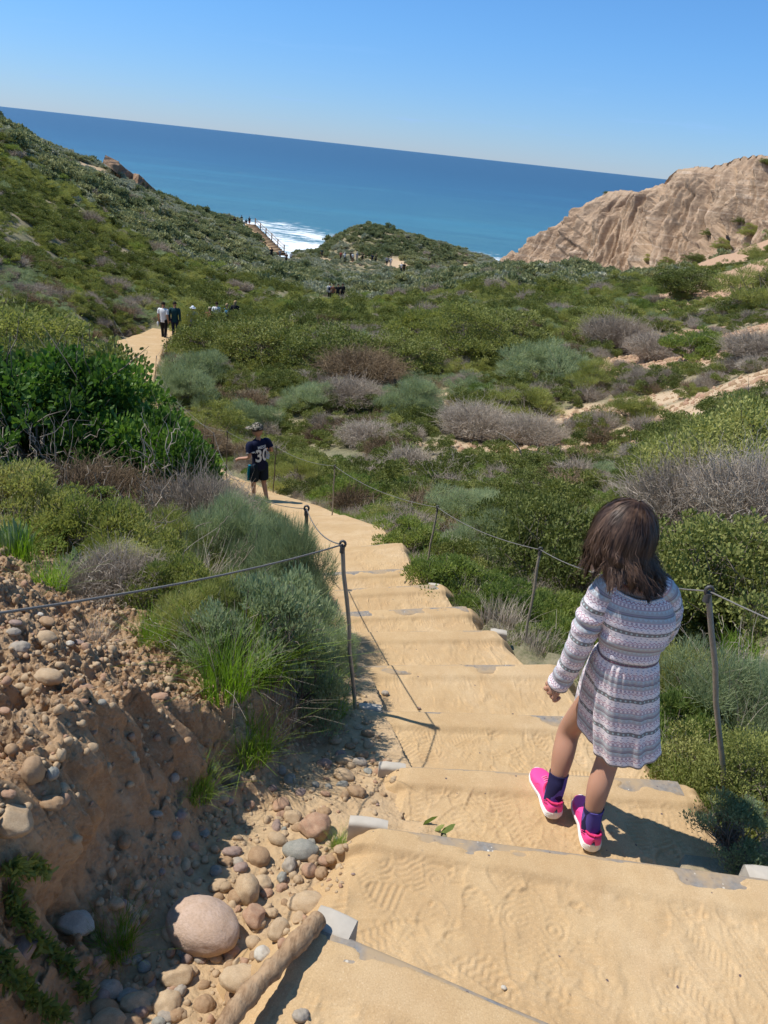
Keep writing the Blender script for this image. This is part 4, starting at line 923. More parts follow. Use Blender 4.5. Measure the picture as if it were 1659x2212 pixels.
TAB = [
 (Z6,815,775,95,72,'bluegrey','oval grey cobble touching the front of the pink boulder'),
 (Z6,1000,790,75,60,'red','pink-red cobble at the right foot of the pink boulder'),
 (Z6,1095,632,115,100,'red','angular reddish stone with a split face right of the pink boulder',1),
 (Z6,1135,797,75,68,'white','speckled pale grey stone between the boulder and the log'),
 (Z6,1100,748,70,55,'tan','tan stone above the speckled pale one by the log'),
 (Z6,765,885,150,95,'tan','broad flat tan stone below the pink boulder',1),
 (Z6,480,945,105,80,'grey','grey-brown round stone at the foot of the bank, lower left'),
 (Z6,457,1032,125,78,'brown','orange-brown stone just above the bottom edge, left of the gutter'),
 (Z6,480,1088,175,90,'tan','large tan slab cut by the bottom edge of the photo',1),
 (Z6,590,1005,160,90,'sandy','half-buried sandy stone near the bottom of the gutter'),
 (Z6,722,1000,130,110,'sandy','wide sandy rounded stone in the bottom middle of the gutter'),
 (Z6,602,1050,70,55,'purple','small purple stone near the bottom edge'),
 (Z6,685,1090,55,45,'bluegrey','small dark blue-grey stone at the bottom edge'),
 (Z6,755,1062,80,55,'brown','brown stone at the bottom edge next to the sandy one'),
 (Z6,1050,880,180,120,'sandy','large flat sandy stone half buried beside the log'),
 (Z6,1215,690,95,95,'tan','yellow-tan block against the upper end of the log',1),
 (Z6,1065,510,115,150,'tan','tall egg-shaped tan cobble up the gutter from the boulder'),
 (Z6,1022,550,85,72,'brown','brown pebble in front of the egg-shaped cobble'),
 (Z6,962,505,80,52,'tan','flat tan pebble left of the egg-shaped cobble'),
 (Z6,1117,375,105,88,'brown','smooth brown oval cobble in the middle of the gutter'),
 (Z6,1003,355,85,50,'purple','flat pink-grey cobble left of the brown oval one'),
 (Z6,972,397,72,48,'brown','brown pebble under the flat pink-grey cobble'),
 (Z6,1028,402,58,42,'grey','dark grey pebble between the brown ones'),
 (Z6,1300,347,155,100,'bluegrey','large mottled blue-green cobble in the upper gutter'),
 (Z6,1250,412,65,85,'grey','upright grey oval stone below the blue-green cobble'),
 (Z6,1340,435,72,65,'red','reddish brown round pebble beside another at the gutter edge'),
 (Z6,1387,448,56,58,'brown','round brown pebble nearest the step edge'),
 (Z6,1410,390,66,52,'red','red-brown pebble above the round brown pebble'),
 (Z6,1352,390,55,45,'brown','brown pebble tucked beside the blue-green cobble'),
 (Z6,1355,240,145,125,'red','big red-brown boulder at the top of the gutter'),
 (Z6,1265,205,85,70,'tan','tan stone leaning on the big red-brown boulder',1),
 (Z6,1330,562,165,90,'sandy','wide dusty grey slab buried beside the second step'),
 (Z6,1217,467,45,55,'bluegrey','small blue-grey pebble standing on end'),
 (Z6,1217,508,52,34,'red','small flat red pebble in the middle of the gutter'),
 (Z6,1150,537,60,42,'red','small reddish stone right of the egg-shaped cobble'),
 (Z6,1130,487,85,75,'sandy','sandy stone between the egg-shaped cobble and the blue-grey pebble'),
 (Z6,1540,98,85,60,'brown','brown cobble against the sandy shoulder of the third step'),
 (Z6,1490,115,40,38,'brown','small orange pebble beside the brown cobble at the third step'),
 (Z6,1405,108,45,26,'red','small red flat pebble at the top of the gutter'),
 (Z6,1480,25,95,62,'tan','tan cobble in shade near the tall post'),
 (Z6,1565,-60,60,45,'brown','brown cobble just below the tall post'),
 (Z6,1200,300,90,55,'tan','tan stone in shade under the grass'),
 (Z6,1290,255,60,40,'brown','small brown stone in shade beside the red-brown boulder'),
 (Z6,1470,345,60,40,'tan','tan pebble on the sand near the second step'),
 (Z6,640,900,50,60,'brown','small upright brown stone at the foot of the bank'),
 (Z6,775,960,55,60,'grey','small grey stone between two sandy ones'),
 (Z6,1170,620,60,45,'tan','tan pebble between the split stone and the slab'),
 (Z6,735,790,45,45,'red','little red-brown pebble at the left foot of the pink boulder'),
 (Z6,870,830,40,28,'purple','little purple pebble in front of the pink boulder'),
 (Z6,935,820,60,40,'tan','little tan pebble in front of the pink boulder'),
 (Z6,1300,1060,75,58,'grey','loose pinkish pebble lying on the nearest tread'),
 (Z6,675,195,62,34,'grey','flat grey stone on the ledge of the bank'),
 (Z6,60,190,190,150,'tan','large tan rock stuck in the bank at the left edge',1),
 (Z6,215,140,115,70,'brown','brown cobble lodged in the shaded bank face'),
 (Z6,543,308,58,60,'brown','round brown stone set in the rubble of the bank'),
 (Z6,757,285,50,40,'grey','small grey stone set high in the rubble of the bank'),
 (Z6,335,640,175,105,'white','pale grey block wedged in the lower bank',1),
 (Z6,90,760,120,110,'purple','dark purplish rock in the lower left of the bank',1),
 (Z6,40,620,90,60,'red','reddish stone at the left edge below the tan rock'),
 (Z6,500,575,80,50,'tan','tan stone under the rubble overhang'),
 (Z6,640,555,36,40,'red','small red stone at the foot of the rubble'),
 (Z6,415,830,40,55,'purple','small purple stone in the shaded foot of the bank'),
 (Z5,195,325,105,80,'tan','large smooth tan cobble on top of the bank'),
 (Z5,85,365,90,72,'grey','grey cobble on the bank top at the left'),
 (Z5,205,257,80,36,'brown','flat orange stone on the bank top under the cable'),
 (Z5,70,265,60,28,'purple','flat purple pebble on the bank top under the cable'),
 (Z5,170,232,40,22,'white','white pebble right under the cable at the left edge'),
 (Z5,215,490,130,78,'tan','broad tan stone half buried on the bank top'),
 (Z5,300,355,40,30,'white','whitish pebble beside the large smooth tan cobble'),
 (Z5,340,350,50,24,'purple','small flat purple pebble on the bank top'),
 (Z5,135,890,98,140,'brown','upright brown boulder bedded in the bank face'),
 (Z5,220,912,52,72,'bluegrey','dark blue-grey cobble beside the upright brown boulder'),
 (Z5,690,585,72,32,'red','flat reddish pebble on the slope below the bushes'),
 (Z5,745,928,42,58,'grey','grey egg-shaped pebble on the shaded face'),
 (Z5,235,845,70,35,'tan','tan flat stone in the bank under the edge'),
 (Z5,25,645,60,30,'red','orange-red stone at the left edge of the bank'),
 (Z5,440,610,40,30,'bluegrey','small dark pebble at the rim of the cut bank'),
 (Z5,405,740,36,30,'red','small orange pebble at the rim of the cut bank'),
 (Z5,60,300,55,40,'grey','grey pebble between two on the bank top'),
 (Z5,360,540,75,42,'red','pinkish flat stone on the rubbly bank top'),
 (Z5,30,1000,75,45,'red','reddish stone at the left edge above the tan rock'),
 (Z5,1590,745,60,40,'brown','brown pebble right at the foot of the tall post'),
 (Z5,1450,775,55,42,'tan','tan pebble left of the tall post'),
 (Z5,1490,860,90,50,'tan','tan striped cobble in the upper gutter'),
 (Z5,1400,870,60,40,'purple','purplish pebble in shade in the upper gutter'),
 (Z5,1555,870,70,42,'grey','pale grey cobble by the fourth step'),
 (Z5,1510,800,50,34,'brown','small brown pebble between the post and the striped cobble'),
]
for e in TAB:
    f, x, y, w_, h_, m, lab = e[:7]; px, py = f(x, y); s_ = w_*.5
    stone(px, py, w_*.5, h_*.5, m, lab, ang=len(e) > 7, sink=.34 if m == 'sandy' else .24)
# loose little stones on the treads
for px, py, w_, m, lab in [(1087,2133,14,'white','small white pebble on the second tread'),(832,1497,18,'grey','small pale pebble on the fifth tread'),(905,1530,9,'purple','tiny dark pebble on the fourth tread'),
                        (763,1888,9,'purple','tiny dark pebble on the second tread'),(815,1738,8,'purple','tiny dark pebble near the left of the third tread'),(800,1600,9,'purple','tiny pebble at the left of the fourth tread')]:
    stone(px, py, w_, w_*.7, m, lab, sink=.1, name='pebble', group='loose pebbles on the treads')
# small rounded pebbles, look-alikes
mats = ['tan','brown','grey','red','sandy','purple','tan','bluegrey']
k = 0
while k < 130:
    px = rs.uniform(190, 800); py = rs.uniform(1560, 2240); h = hit(px, py)
    if h[0] is None: continue
    x, y = h[0].x, h[0].y; f_ = float(foot_dist(np.array([x]), np.array([y]))[0]); dd = float(path_info(np.array([x]), np.array([y]))[0][0])
    if f_ > .06 or dd < .02: continue
    r_ = rs.uniform(.007,.019)*(1 if rs.random() < .8 else 1.5); m = rs.choice(mats)
    o = link('pebble', stone_data(rs.randrange(6), m)); o.scale = (r_*rs.uniform(.9,1.5), r_*rs.uniform(.8,1.2), r_*rs.uniform(.5,.9)); o.rotation_euler = (rs.uniform(-.3,.3), rs.uniform(-.3,.3), rs.uniform(0,6.3))
    o.location = h[0]+Vector((0,0,o.scale[2]*.35)); tag(o, 'small rounded %s pebble among the cobbles in the gutter' % {'bluegrey':'blue-grey','red':'reddish'}.get(m, m), 'pebble', 'small %s pebbles scattered in the gutter' % m); k += 1
# gravel: instanced grit
GRV = bpy.data.collections.new('gravel_sources')
gj = 0
for m in ('tan','brown','sandy','red','sandy','tan'):
    for q in range(2):
        s_ = stone_mesh('grit', 450+gj, .24, 2, 5 if q else 2); s_.materials.append(M_rock[m]); o = bpy.data.objects.new('grit_%02d' % gj, s_); GRV.objects.link(o); gj += 1
rg = np.random.default_rng(21)
n = 11000; X = rg.uniform(-2.2,.2,n); Y = rg.uniform(.5,3.3,n); f_ = foot_dist(X, Y); d, _ = path_info(X, Y)
ok = (d > .0) & ((f_ > .02) | (rg.random(n) < .45)) & ((f_ < .06) | (f_ > .22) | (rg.random(n) < .55)) & ((f_ < .06) | (fbm(X*2.2, Y*2.2, 3, 99) > -.22)); X, Y, f_ = X[ok], Y[ok], f_[ok]
def zbank(X, Y):
    out = []
    for x, y in zip(X, Y):
        h = BV.ray_cast(Vector((x,y,2)), Vector((0,0,-1))); out.append(h[0].z if h[0] is not None else -9)
    return np.array(out)
sc_ = .0055+.0105*rg.random(len(X))**3.4
zb_ = zbank(X, Y)
scatter('gravel', 'loose grit and gravel strewn over the bank and gutter', X, Y, rg.integers(0,12,len(X)), sc_, 0, zoff=zb_-height(X[None],Y[None])[0], coll=GRV, tilt=.6)
n = 4200; X, Y = [], []
for a_, b_, c_, rx, ry in BARE:
    if c_ > 60 or a_ < 900: continue
    q = P(a_, b_, Y=c_); kk = int(110*rx*ry)+30; X.append(q.x+rg.normal(size=kk)*rx*.55); Y.append(q.y+rg.normal(size=kk)*ry*.55)
X = np.concatenate(X); Y = np.concatenate(Y)
scatter('rubble', 'reddish rubble lying on the bare patches of the right slope', X, Y, rg.choice([2,3,6,7,0,2,3], len(X)), .018+.09*rg.random(len(X))**3, .2, coll=GRV, tilt=.5)
for px, py, Y_, w_, lab, m in [(1220,576,118,22,'pale rounded boulder at the foot of the cliff','sandy'),(1303,884,21.5,20,'reddish rock standing on the sandy wash','red')]:
    q = P(px, py, Y=Y_); s_ = w_/FPX*Y_*1.08/2; o = link('boulder', stone_data(2, m)); o.scale = (s_*1.2, s_, s_*.7); o.location = (q.x, q.y, ground_at(q.x,q.y)+s_*.5); tag(o, lab, 'boulder')
# ================================================================ PEOPLE
M_skin = NT('skin', .4, .5); _p = M_skin.coord('Object'); M_skin.color(M_skin.mix(M_skin.noise(_p, 9, 3), (.46,.235,.15), (.54,.29,.19))); M_skin.b.inputs['Subsurface Weight'].default_value = .08; M_skin.b.inputs['Subsurface Radius'].default_value = (.02,.008,.004); M_skin = M_skin.m
def cloth(name, c, rough=.85, var=.08): return plain(name, c, rough, .2, var, 12, .003)
_cl = {}
def C_(name, c):
    if name not in _cl: _cl[name] = cloth(name, c)
    return _cl[name]
def skin_mesh(name, verts, edges, radii, sub=2, mat=None, root=0):
    me = bpy.data.meshes.new('tmp'); me.from_pydata([tuple(v) for v in verts], edges, []); me.update()
    o = bpy.data.objects.new('tmp', me); COL.objects.link(o)
    md = o.modifiers.new('s', 'SKIN'); md.use_smooth_shade = True; md.branch_smoothing = .6
    sv = me.skin_vertices[0].data
    for i, r in enumerate(radii):
        r = r if hasattr(r, '__len__') else (r, r); sv[i].radius = r; sv[i].use_root = (i == root)
    o.modifiers.new('u', 'SUBSURF').levels = sub; o.modifiers['u'].render_levels = sub
    dg = bpy.context.evaluated_depsgraph_get(); dg.update()
    out = bpy.data.meshes.new_from_object(o.evaluated_get(dg)); out.name = name
    bpy.data.objects.remove(o); bpy.data.meshes.remove(me)
    out.materials.clear()
    if mat: out.materials.append(mat)
    out.polygons.foreach_set('use_smooth', np.ones(len(out.polygons), bool)); return out
def join_meshes(name, mes, mat):
    V = []; Fs = {}; n = 0
    for m in mes:
        v = np.empty(len(m.vertices)*3, np.float32); m.vertices.foreach_get('co', v); V.append(v.reshape(-1,3))
        for p in m.polygons: Fs.setdefault(len(p.vertices), []).append([i+n for i in p.vertices])
        n += len(m.vertices)
    return mesh_from(name, np.concatenate(V), [np.array(f) for f in Fs.values()], mats=(mat,), smooth=True)
def ellip(mb, c, r, n=12, m=16, cut=-1., rot=None):
    th = np.linspace(0, math.acos(cut), n)[:,None]; ph = np.linspace(0, 2*np.pi, m, endpoint=False)[None]
    V = np.stack([np.sin(th)*np.cos(ph)*r[0], np.sin(th)*np.sin(ph)*r[1], np.cos(th)*np.ones_like(ph)*r[2]], -1).reshape(-1,3)
    if rot is not None: V = V @ np.array(rot).T
    mb.add(V+np.array(c), grid_faces(n, m, True)); return mb
def hand_mesh(wrist, d, side, palm_n, s=1.0, curl=.9):
    """palm and five bent fingers; d from wrist to knuckles, side towards the thumb, palm_n out of the palm"""
    W = np.array(wrist, float); d = np.array(d, float); d /= np.linalg.norm(d); sd = np.array(side, float); sd -= d*np.dot(sd,d); sd /= np.linalg.norm(sd); pn = np.cross(d, sd)
    if np.dot(pn, palm_n) < 0: pn = -pn
    out = []
    k = W+d*.052*s
    V = [W-d*.02*s, W, W+d*.024*s, k, W+d*.028*s+sd*.017*s, k+sd*.020*s, W+d*.028*s-sd*.016*s, k-sd*.018*s]
    out.append(skin_mesh('h', V, [(0,1),(1,2),(2,3),(2,4),(4,5),(2,6),(6,7)], [(.016*s,.014*s),(.016*s,.013*s),(.014*s,.012*s),(.011*s,.010*s),(.011*s,.010*s),(.009*s,.009*s),(.011*s,.010*s),(.009*s,.009*s)], 2))
    for j, (off, ln) in enumerate([(.024,.050),(.008,.057),(-.008,.053),(-.022,.042)]):
        p = k+sd*off*s; a = .25; ps = [p-d*.012*s, p]; q = p
        for seg, f in enumerate((.45,.32,.23)):
            a += curl*(1.0 if seg else .7); q = q+(d*math.cos(a)+pn*math.sin(a))*ln*f*s; ps.append(q)
        out.append(skin_mesh('f', ps, [(i,i+1) for i in range(4)], [.0085*s,.0085*s,.0078*s,.0070*s,.0058*s], 1))
    b = W+d*.018*s+sd*.016*s; q1 = b+sd*.018*s+d*.020*s+pn*.010*s; q2 = q1+d*.018*s+pn*.014*s-sd*.004*s; q3 = q2+d*.006*s+pn*.012*s-sd*.012*s
    out.append(skin_mesh('t', [b,q1,q2,q3], [(0,1),(1,2),(2,3)], [.011*s,.0095*s,.0085*s,.0065*s], 1))
    return out
def person(loc, H, rz, label, shirt=('white_cotton',(.75,.75,.74)), trousers=('black_cloth',(.02,.02,.024)), hair=('dark_hair',(.02,.014,.01)), sleeves='short', legs='long',
           stride=.07, head=1.0, hat=None, bag=None, group='walkers along the trail', pose=None, far=True, tilt=0, name='person', headturn=0, hands=False, long_hair=False):
    root = empty(name, loc, rz); root.rotation_euler = (0, tilt, rz); s = H
    hs = head; st = stride
    J = {'pel':(0,0,.53),'wai':(0,0,.61),'che':(0,.005,.72),'nb':(0,0,.815),'nk':(0,.008,.855),'hd':(0,.015,.855+.062*hs),
         'hL':(-.052,0,.50),'kL':(-.055,st*.7+.01,.275),'aL':(-.052,st,.045),'tL':(-.058,st+.085,.018),'hR':(.052,0,.50),'kR':(.055,-st*.1+.015,.275),'aR':(.052,-st,.05),'tR':(.058,-st+.085,.018),
         'sL':(-.108,0,.795),'eL':(-.135,-.02,.63),'wL':(-.135,.03,.49),'mL':(-.13,.045,.45),'sR':(.108,0,.795),'eR':(.135,-.03,.63),'wR':(.135,.01,.49),'mR':(.13,.03,.45),
         'cL':(-.05,0,.765),'cR':(.05,0,.765)}
    if pose: J.update(pose)
    J = {k: np.array(v)*s for k, v in J.items()}
    Rr = {'pel':.075,'wai':.068,'che':.068,'nb':.040,'nk':.030,'hd':.036,'hL':.052,'kL':.032,'aL':.022,'tL':.02,'hR':.052,'kR':.032,'aR':.022,'tR':.02,'sL':.036,'eL':.024,'wL':.017,'mL':.018,'sR':.036,'eR':.024,'wR':.017,'mR':.018,'cL':.055,'cR':.055}
    E = [('pel','wai'),('wai','che'),('che','nb'),('nb','nk'),('nk','hd'),('pel','hL'),('hL','kL'),('kL','aL'),('aL','tL'),('pel','hR'),('hR','kR'),('kR','aR'),('aR','tR'),('che','cL'),('cL','sL'),('sL','eL'),('eL','wL'),('wL','mL'),('che','cR'),('cR','sR'),('sR','eR'),('eR','wR'),('wR','mR')]
    def part(names, grow, add, sub=1, clip=None):
        ks = [k for k in names if k in J]; ix = {k:i for i,k in enumerate(ks)}
        V = [J[k] for k in ks]; ed = [(ix[a],ix[b]) for a,b in E if a in ix and b in ix]; rd = [Rr[k]*s*grow+add*s for k in ks]
        if clip:
            for (a, b, t, r) in clip: V.append(J[a]*(1-t)+J[b]*t); ed.append((ix[a], len(V)-1)); rd.append(r*s)
        return V, ed, rd
    sub = 1 if far else 2
    V, ed, rd = part(list(J), 1.0, 0); mes = [skin_mesh('b', V, ed, rd, sub)]
    mb = MB(); hc = J['hd']+np.array([0,.004,.012*hs])*s
    ct, sn = math.cos(headturn), math.sin(headturn); rot = ((ct,-sn,0),(sn,ct,0),(0,0,1))
    ellip(mb, hc, (.047*hs*s,.056*hs*s,.066*hs*s), 14, 18, -1, rot)
    f_ = lambda x, y, z: hc+np.array(rot) @ (np.array([x,y,z])*hs*s)
    ellip(mb, f_(0,.057,-.008), (.008*s,.011*s,.013*s), 6, 8)          # nose
    for q in (-1, 1): ellip(mb, f_(q*.048,-.002,-.004), (.006*s,.012*s,.017*s), 6, 8)  # ears
    ellip(mb, f_(0,.050,-.036), (.017*s,.007*s,.005*s), 5, 8)          # mouth
    mes.append(mb.mesh('hd'))
    if hands:
        for w_, m_, e_, q in (('wL','mL','eL',1),('wR','mR','eR',-1)):
            d = J[m_]-J[w_]; mes += hand_mesh(J[w_], d, (q,.6,.2), (0,0,-1), s*.62, .55)
    link('body', join_meshes('body', mes, M_skin), root)
    def loft(mb, prof, na_=22, fy=0.):
        an = np.linspace(0, 2*np.pi, na_, endpoint=False); V = []
        for z, a_, b_, yc in prof:
            V.append(np.stack([np.sign(np.cos(an))*np.abs(np.cos(an))**.85*a_, yc+np.sign(np.sin(an))*np.abs(np.sin(an))**.85*b_, 0*an+z], -1)*s)
        mb.add(np.array(V).reshape(-1,3), grid_faces(len(prof), na_, True))
    mb = MB(); nf = .010*math.sin(H*50)
    loft(mb, [(.475,.084,.064,0),(.50,.088,.066,0),(.56,.084,.062,0),(.62,.082,.060,0),(.69,.094,.066,.002),(.745,.106,.066,.003),(.775,.112,.060,.003),(.80,.104,.052,.004),(.818,.076,.044,.005),(.832,.046,.036,.006),(.838,.036,.034,.007)])
    for q in 'LR':
        s_, e_, w_ = J['s'+q], J['e'+q], J['w'+q]; i_ = J['c'+q]
        if sleeves == 'long': tube(mb, catrom([i_, s_+np.array([0,0,-.006])*s, e_, w_], 6), np.interp(np.arange(19), [0,4,7,12,18], [.040,.042,.038,.030,.024])*s, 12)
        else: tube(mb, catrom([i_, s_+np.array([0,0,-.006])*s, s_*.35+e_*.65], 6), np.interp(np.arange(13), [0,4,7,12], [.040,.043,.042,.039])*s, 12)
    sh = link('shirt', mb.mesh('shirt', (C_(*shirt),)), root)
    mb = MB(); loft(mb, [(.545,.080,.060,0),(.52,.083,.062,0),(.49,.084,.064,0),(.455,.080,.062,0)])
    for q in 'LR':
        h_, k_, a_ = J['h'+q], J['k'+q], J['a'+q]
        if legs == 'long': tube(mb, catrom([h_+np.array([0,0,.03])*s, h_, k_, a_+np.array([0,0,-.012])*s], 6), np.interp(np.arange(19), [0,6,12,18], [.050,.056,.040,.031])*s, 12)
        else: tube(mb, catrom([h_+np.array([0,0,.03])*s, h_, h_*.2+k_*.8], 6), np.interp(np.arange(13), [0,6,12], [.050,.060,.060])*s, 12)
    tr = link('shorts' if legs == 'short' else 'trousers', mb.mesh('trousers', (C_(*trousers),)), root)
    # hair
    mb = MB(); ellip(mb, hc+np.array([0,-.006,.008])*s, (.053*hs*s,.060*hs*s,.064*hs*s), 10, 18, -.25 if not long_hair else -.6, ((1,0,0),(0,.94,.34),(0,-.34,.94)))
    if long_hair: ellip(mb, hc+np.array([0,-.035,-.055])*s, (.050*s,.028*s,.085*s), 8, 12)
    link('hair', mb.mesh('hair', (C_(*hair),)), root)
    if hat:
        mb = MB(); ellip(mb, hc+np.array([0,0,.022])*s, (.058*hs*s,.064*hs*s,.056*hs*s), 8, 20, .05)
        a = np.linspace(0, 2*np.pi, 24, endpoint=False)
        if hat[2] == 'cap':
            bv = [[f_(math.sin(q)*.050, math.cos(q)*.055, .024), f_(math.sin(q)*.056, .045+math.cos(q)*.075, .012)] for q in np.linspace(-1.0,1.0,9)]
            mb.add(np.array(bv).reshape(-1,3), grid_faces(9,2)); mb.add(np.array(bv).reshape(-1,3)-np.array([0,0,.004]), grid_faces(9,2)[:,::-1])
        else:
            r0 = np.stack([np.cos(a)*.056*hs*s, np.sin(a)*.062*hs*s, 0*a+.026*s],-1); r1_ = np.stack([np.cos(a)*.098*s, np.sin(a)*.104*s, 0*a+.012*s],-1); r2_ = r1_-np.array([0,0,.004*s])
            mb.add(np.concatenate([r0,r1_,r2_])+hc, grid_faces(3,24,True))
        link('hat', mb.mesh('hat', (C_(hat[0],hat[1]),)), root)
    mb = MB()
    for q in 'LR':
        a_ = J['a'+q]; t_ = J['t'+q]; c = (a_+t_)/2; ellip(mb, c+np.array([0,-.008*s,-.012*s]), (.030*s,.082*s,.028*s), 8, 12)
    link('shoes', mb.mesh('shoes', (C_('dark_shoes',(.06,.06,.065)),)), root)
    if bag:
        mb = MB(); ellip(mb, J['che']+np.array([0,-.10,-.035])*s, (.075*s,.050*s,.10*s), 10, 14)
        for q in (-1,1): tube(mb, catrom([tuple(J['che']+np.array([q*.05,-.09,.04])*s), tuple(J['che']+np.array([q*.065,-.02,.105])*s), tuple(J['che']+np.array([q*.06,.075,.04])*s), tuple(J['wai']+np.array([q*.055,.07,.03])*s)], 5), .010*s, 6)
        link('backpack', mb.mesh('backpack', (C_(*bag),)), root)
    tag(root, label, 'person', group); root['_h'] = H
    return root, J, sh, tr
def foot_on(px_, Y): q = P(px_[0], px_[1], Y=Y); return q
# ---- the girl ------------------------------------------------------------
def proj(p):
    x, y, z = p; cY = y*math.cos(TH)-z*math.sin(TH); up = y*math.sin(TH)+z*math.cos(TH); k = FPX/cY; U = x*k; V = -up*k
    return (829.5+U*math.cos(PH)-V*math.sin(PH), 1106+U*math.sin(PH)+V*math.cos(PH))
def atx(px, Y, z):
    x = 0.
    for _ in range(12):
        f0 = proj((x,Y,z))[0]; f1 = proj((x+.01,Y,z))[0]; x += (px-f0)/((f1-f0)/.01)
    return x
GY = 1.95
girl = empty('person', tuple(P(1280,1790,z=-2.05)))
GO = np.array(girl.location)
def G(x, y, Y): return np.array(P(x, y, Y=Y))-GO
J = dict(pel=G(1342,1452,1.97), wai=G(1350,1392,1.96), che=G(1368,1305,1.95), nb=G(1374,1258,1.94), nk=G(1366,1225,1.95), hd=G(1346,1165,1.965),
         hR=G(1368,1480,1.955), kR=G(1313,1640,1.975), mR=G(1292,1702,1.935), aR=G(1277,1772,1.93), hL=G(1312,1478,1.98), kL=G(1229,1575,2.12), mL=G(1216,1632,2.075), aL=G(1202,1696,2.05),
         cL=G(1330,1272,1.95), sL=G(1305,1268,1.95), eL=G(1250,1395,1.965), wL=G(1203,1482,2.01), cR=G(1412,1272,1.94), sR=G(1440,1270,1.94), eR=G(1440,1345,2.03), wR=G(1405,1400,2.14))
names_ = list(J); ix = {k:i for i,k in enumerate(names_)}
rad = dict(pel=.075,wai=.062,che=.070,nb=.042,nk=.034,hd=.045,hR=.058,kR=.040,mR=.041,aR=.026,hL=.058,kL=.041,mL=.042,aL=.026,cL=.045,sL=.036,eL=.026,wL=.019,cR=.045,sR=.036,eR=.026,wR=.019)
ed = [('pel','wai'),('wai','che'),('che','nb'),('nb','nk'),('nk','hd'),('pel','hR'),('hR','kR'),('kR','mR'),('mR','aR'),('pel','hL'),('hL','kL'),('kL','mL'),('mL','aL'),('che','cL'),('cL','sL'),('sL','eL'),('eL','wL'),('che','cR'),('cR','sR'),('sR','eR'),('eR','wR')]
mes = [skin_mesh('b', [J[k] for k in names_], [(ix[a],ix[b]) for a,b in ed], [rad[k] for k in names_], 2)]
mb = MB(); HC = J['hd']+np.array([0,.01,.005])
ellip(mb, HC, (.070,.082,.096), 20, 26)
ellip(mb, HC+np.array([-.02,.082,-.012]), (.011,.015,.018), 8, 10); ellip(mb, HC+np.array([-.02,.075,-.048]), (.022,.010,.007), 6, 10)
for q in (-1,1):
    ellip(mb, HC+np.array([q*.071,.0,-.01]), (.009,.016,.025), 8, 10); ellip(mb, HC+np.array([q*.028-.015,.070,.008]), (.012,.010,.008), 6, 8)
mes.append(mb.mesh('h'))
mes += hand_mesh(J['wL'], G(1181,1508,2.03)-J['wL'], (-.55,.7,.1), (.5,.2,-.7), .98, 1.05)
mes += hand_mesh(J['wR'], np.array([-.4,.8,.1]), (-.6,-.2,.7), (0,.2,-1), .95, .9)
link('body', join_meshes('body', mes, M_skin), girl)
# dress cloth -------------------------------------------------------------
def dress_mat():
    t = NT('knit_print_cotton', .15, .9); c = t.n('UVMap'); s = t.n('SeparateXYZ'); t.l(c.outputs[0], s.inputs[0]); u, v = s.outputs[0], s.outputs[1]
    PER = .118
    fr = t.math('FRACT', t.math('DIVIDE', v, PER))
    tri = lambda f, ph=0.: t.math('PINGPONG', t.math('ADD', t.math('MULTIPLY', u, f), ph), .5)
    W = (.88,.79,.78); g = (.23,.21,.205); bl = (.50,.48,.48); mg = (.50,.24,.29); pu = (.45,.37,.42); tl = (.50,.60,.58)
    base = t.ramp(fr, [(0,g),(.085,g),(.10,W),(.315,W),(.33,mg),(.342,W),(.40,W),(.405,mg),(.42,bl),(.52,bl),(.53,g),(.545,pu),(.585,g),(.60,bl),(.70,bl),(.71,mg),(.725,W),(.785,W),(.79,mg),(.80,W),(.965,W),(.985,g)], 'LINEAR')
    def band(lo, hi, col, mask):
        nonlocal base
        m = t.math('MULTIPLY', t.math('GREATER_THAN', fr, lo), t.math('LESS_THAN', fr, hi)); m = t.math('MULTIPLY', m, mask); base = t.mix(m, base, col)
    def cell(lo, hi, f, thr, ph=0.):   # round-ish dots in a row
        du = t.math('MULTIPLY', t.math('SUBTRACT', tri(f, ph), .25), 4.0); dv = t.math('DIVIDE', t.math('SUBTRACT', fr, (lo+hi)/2), (hi-lo)/2)
        return t.math('LESS_THAN', t.math('ADD', t.math('MULTIPLY', t.math('ADD', du, 1.0), t.math('ADD', du, 1.0)), t.math('MULTIPLY', dv, dv)), thr)
    band(.012,.075, tl, cell(.012,.075,85,.75))
    for lo, hi in ((.43,.52),(.605,.70)):     # rows of small triangles
        m = t.math('LESS_THAN', t.math('DIVIDE', t.math('SUBTRACT', fr, lo), hi-lo), t.math('MULTIPLY', tri(85), 1.35)); band(lo, hi, (.55,.60,.62), m)
    for lo, hi in ((.345,.40),(.728,.785)):   # rows of blocks
        band(lo, hi, pu, t.math('GREATER_THAN', tri(100), .24))
    for cc in (.285,.832):                    # zigzag lines
        z = t.math('ABSOLUTE', t.math('SUBTRACT', t.math('SUBTRACT', fr, cc), t.math('MULTIPLY', t.math('SUBTRACT', tri(85), .25), .085))); base = t.mix(t.math('LESS_THAN', z, .0105), base, mg)
    for lo, hi in ((.13,.165),(.20,.235),(.875,.91),(.93,.96)):
        base = t.mix(t.math('MULTIPLY', t.math('MULTIPLY', t.math('GREATER_THAN', fr, lo), t.math('LESS_THAN', fr, hi)), cell(lo,hi,70,.45, .0 if lo in (.13,.93) else .25)), base, (.36,.34,.42))
    n = t.noise(t.coord('Object'), 22, 4); base = t.mix(.12, base, t.ramp(n, [(.3,(.5,.5,.5)),(.7,(1,1,1))]), 'MULTIPLY')
    t.color(base); t.bump(n, .3, .006)
    t.b.inputs['Sheen Weight'].default_value = .15; return t.m
M_dress = dress_mat()
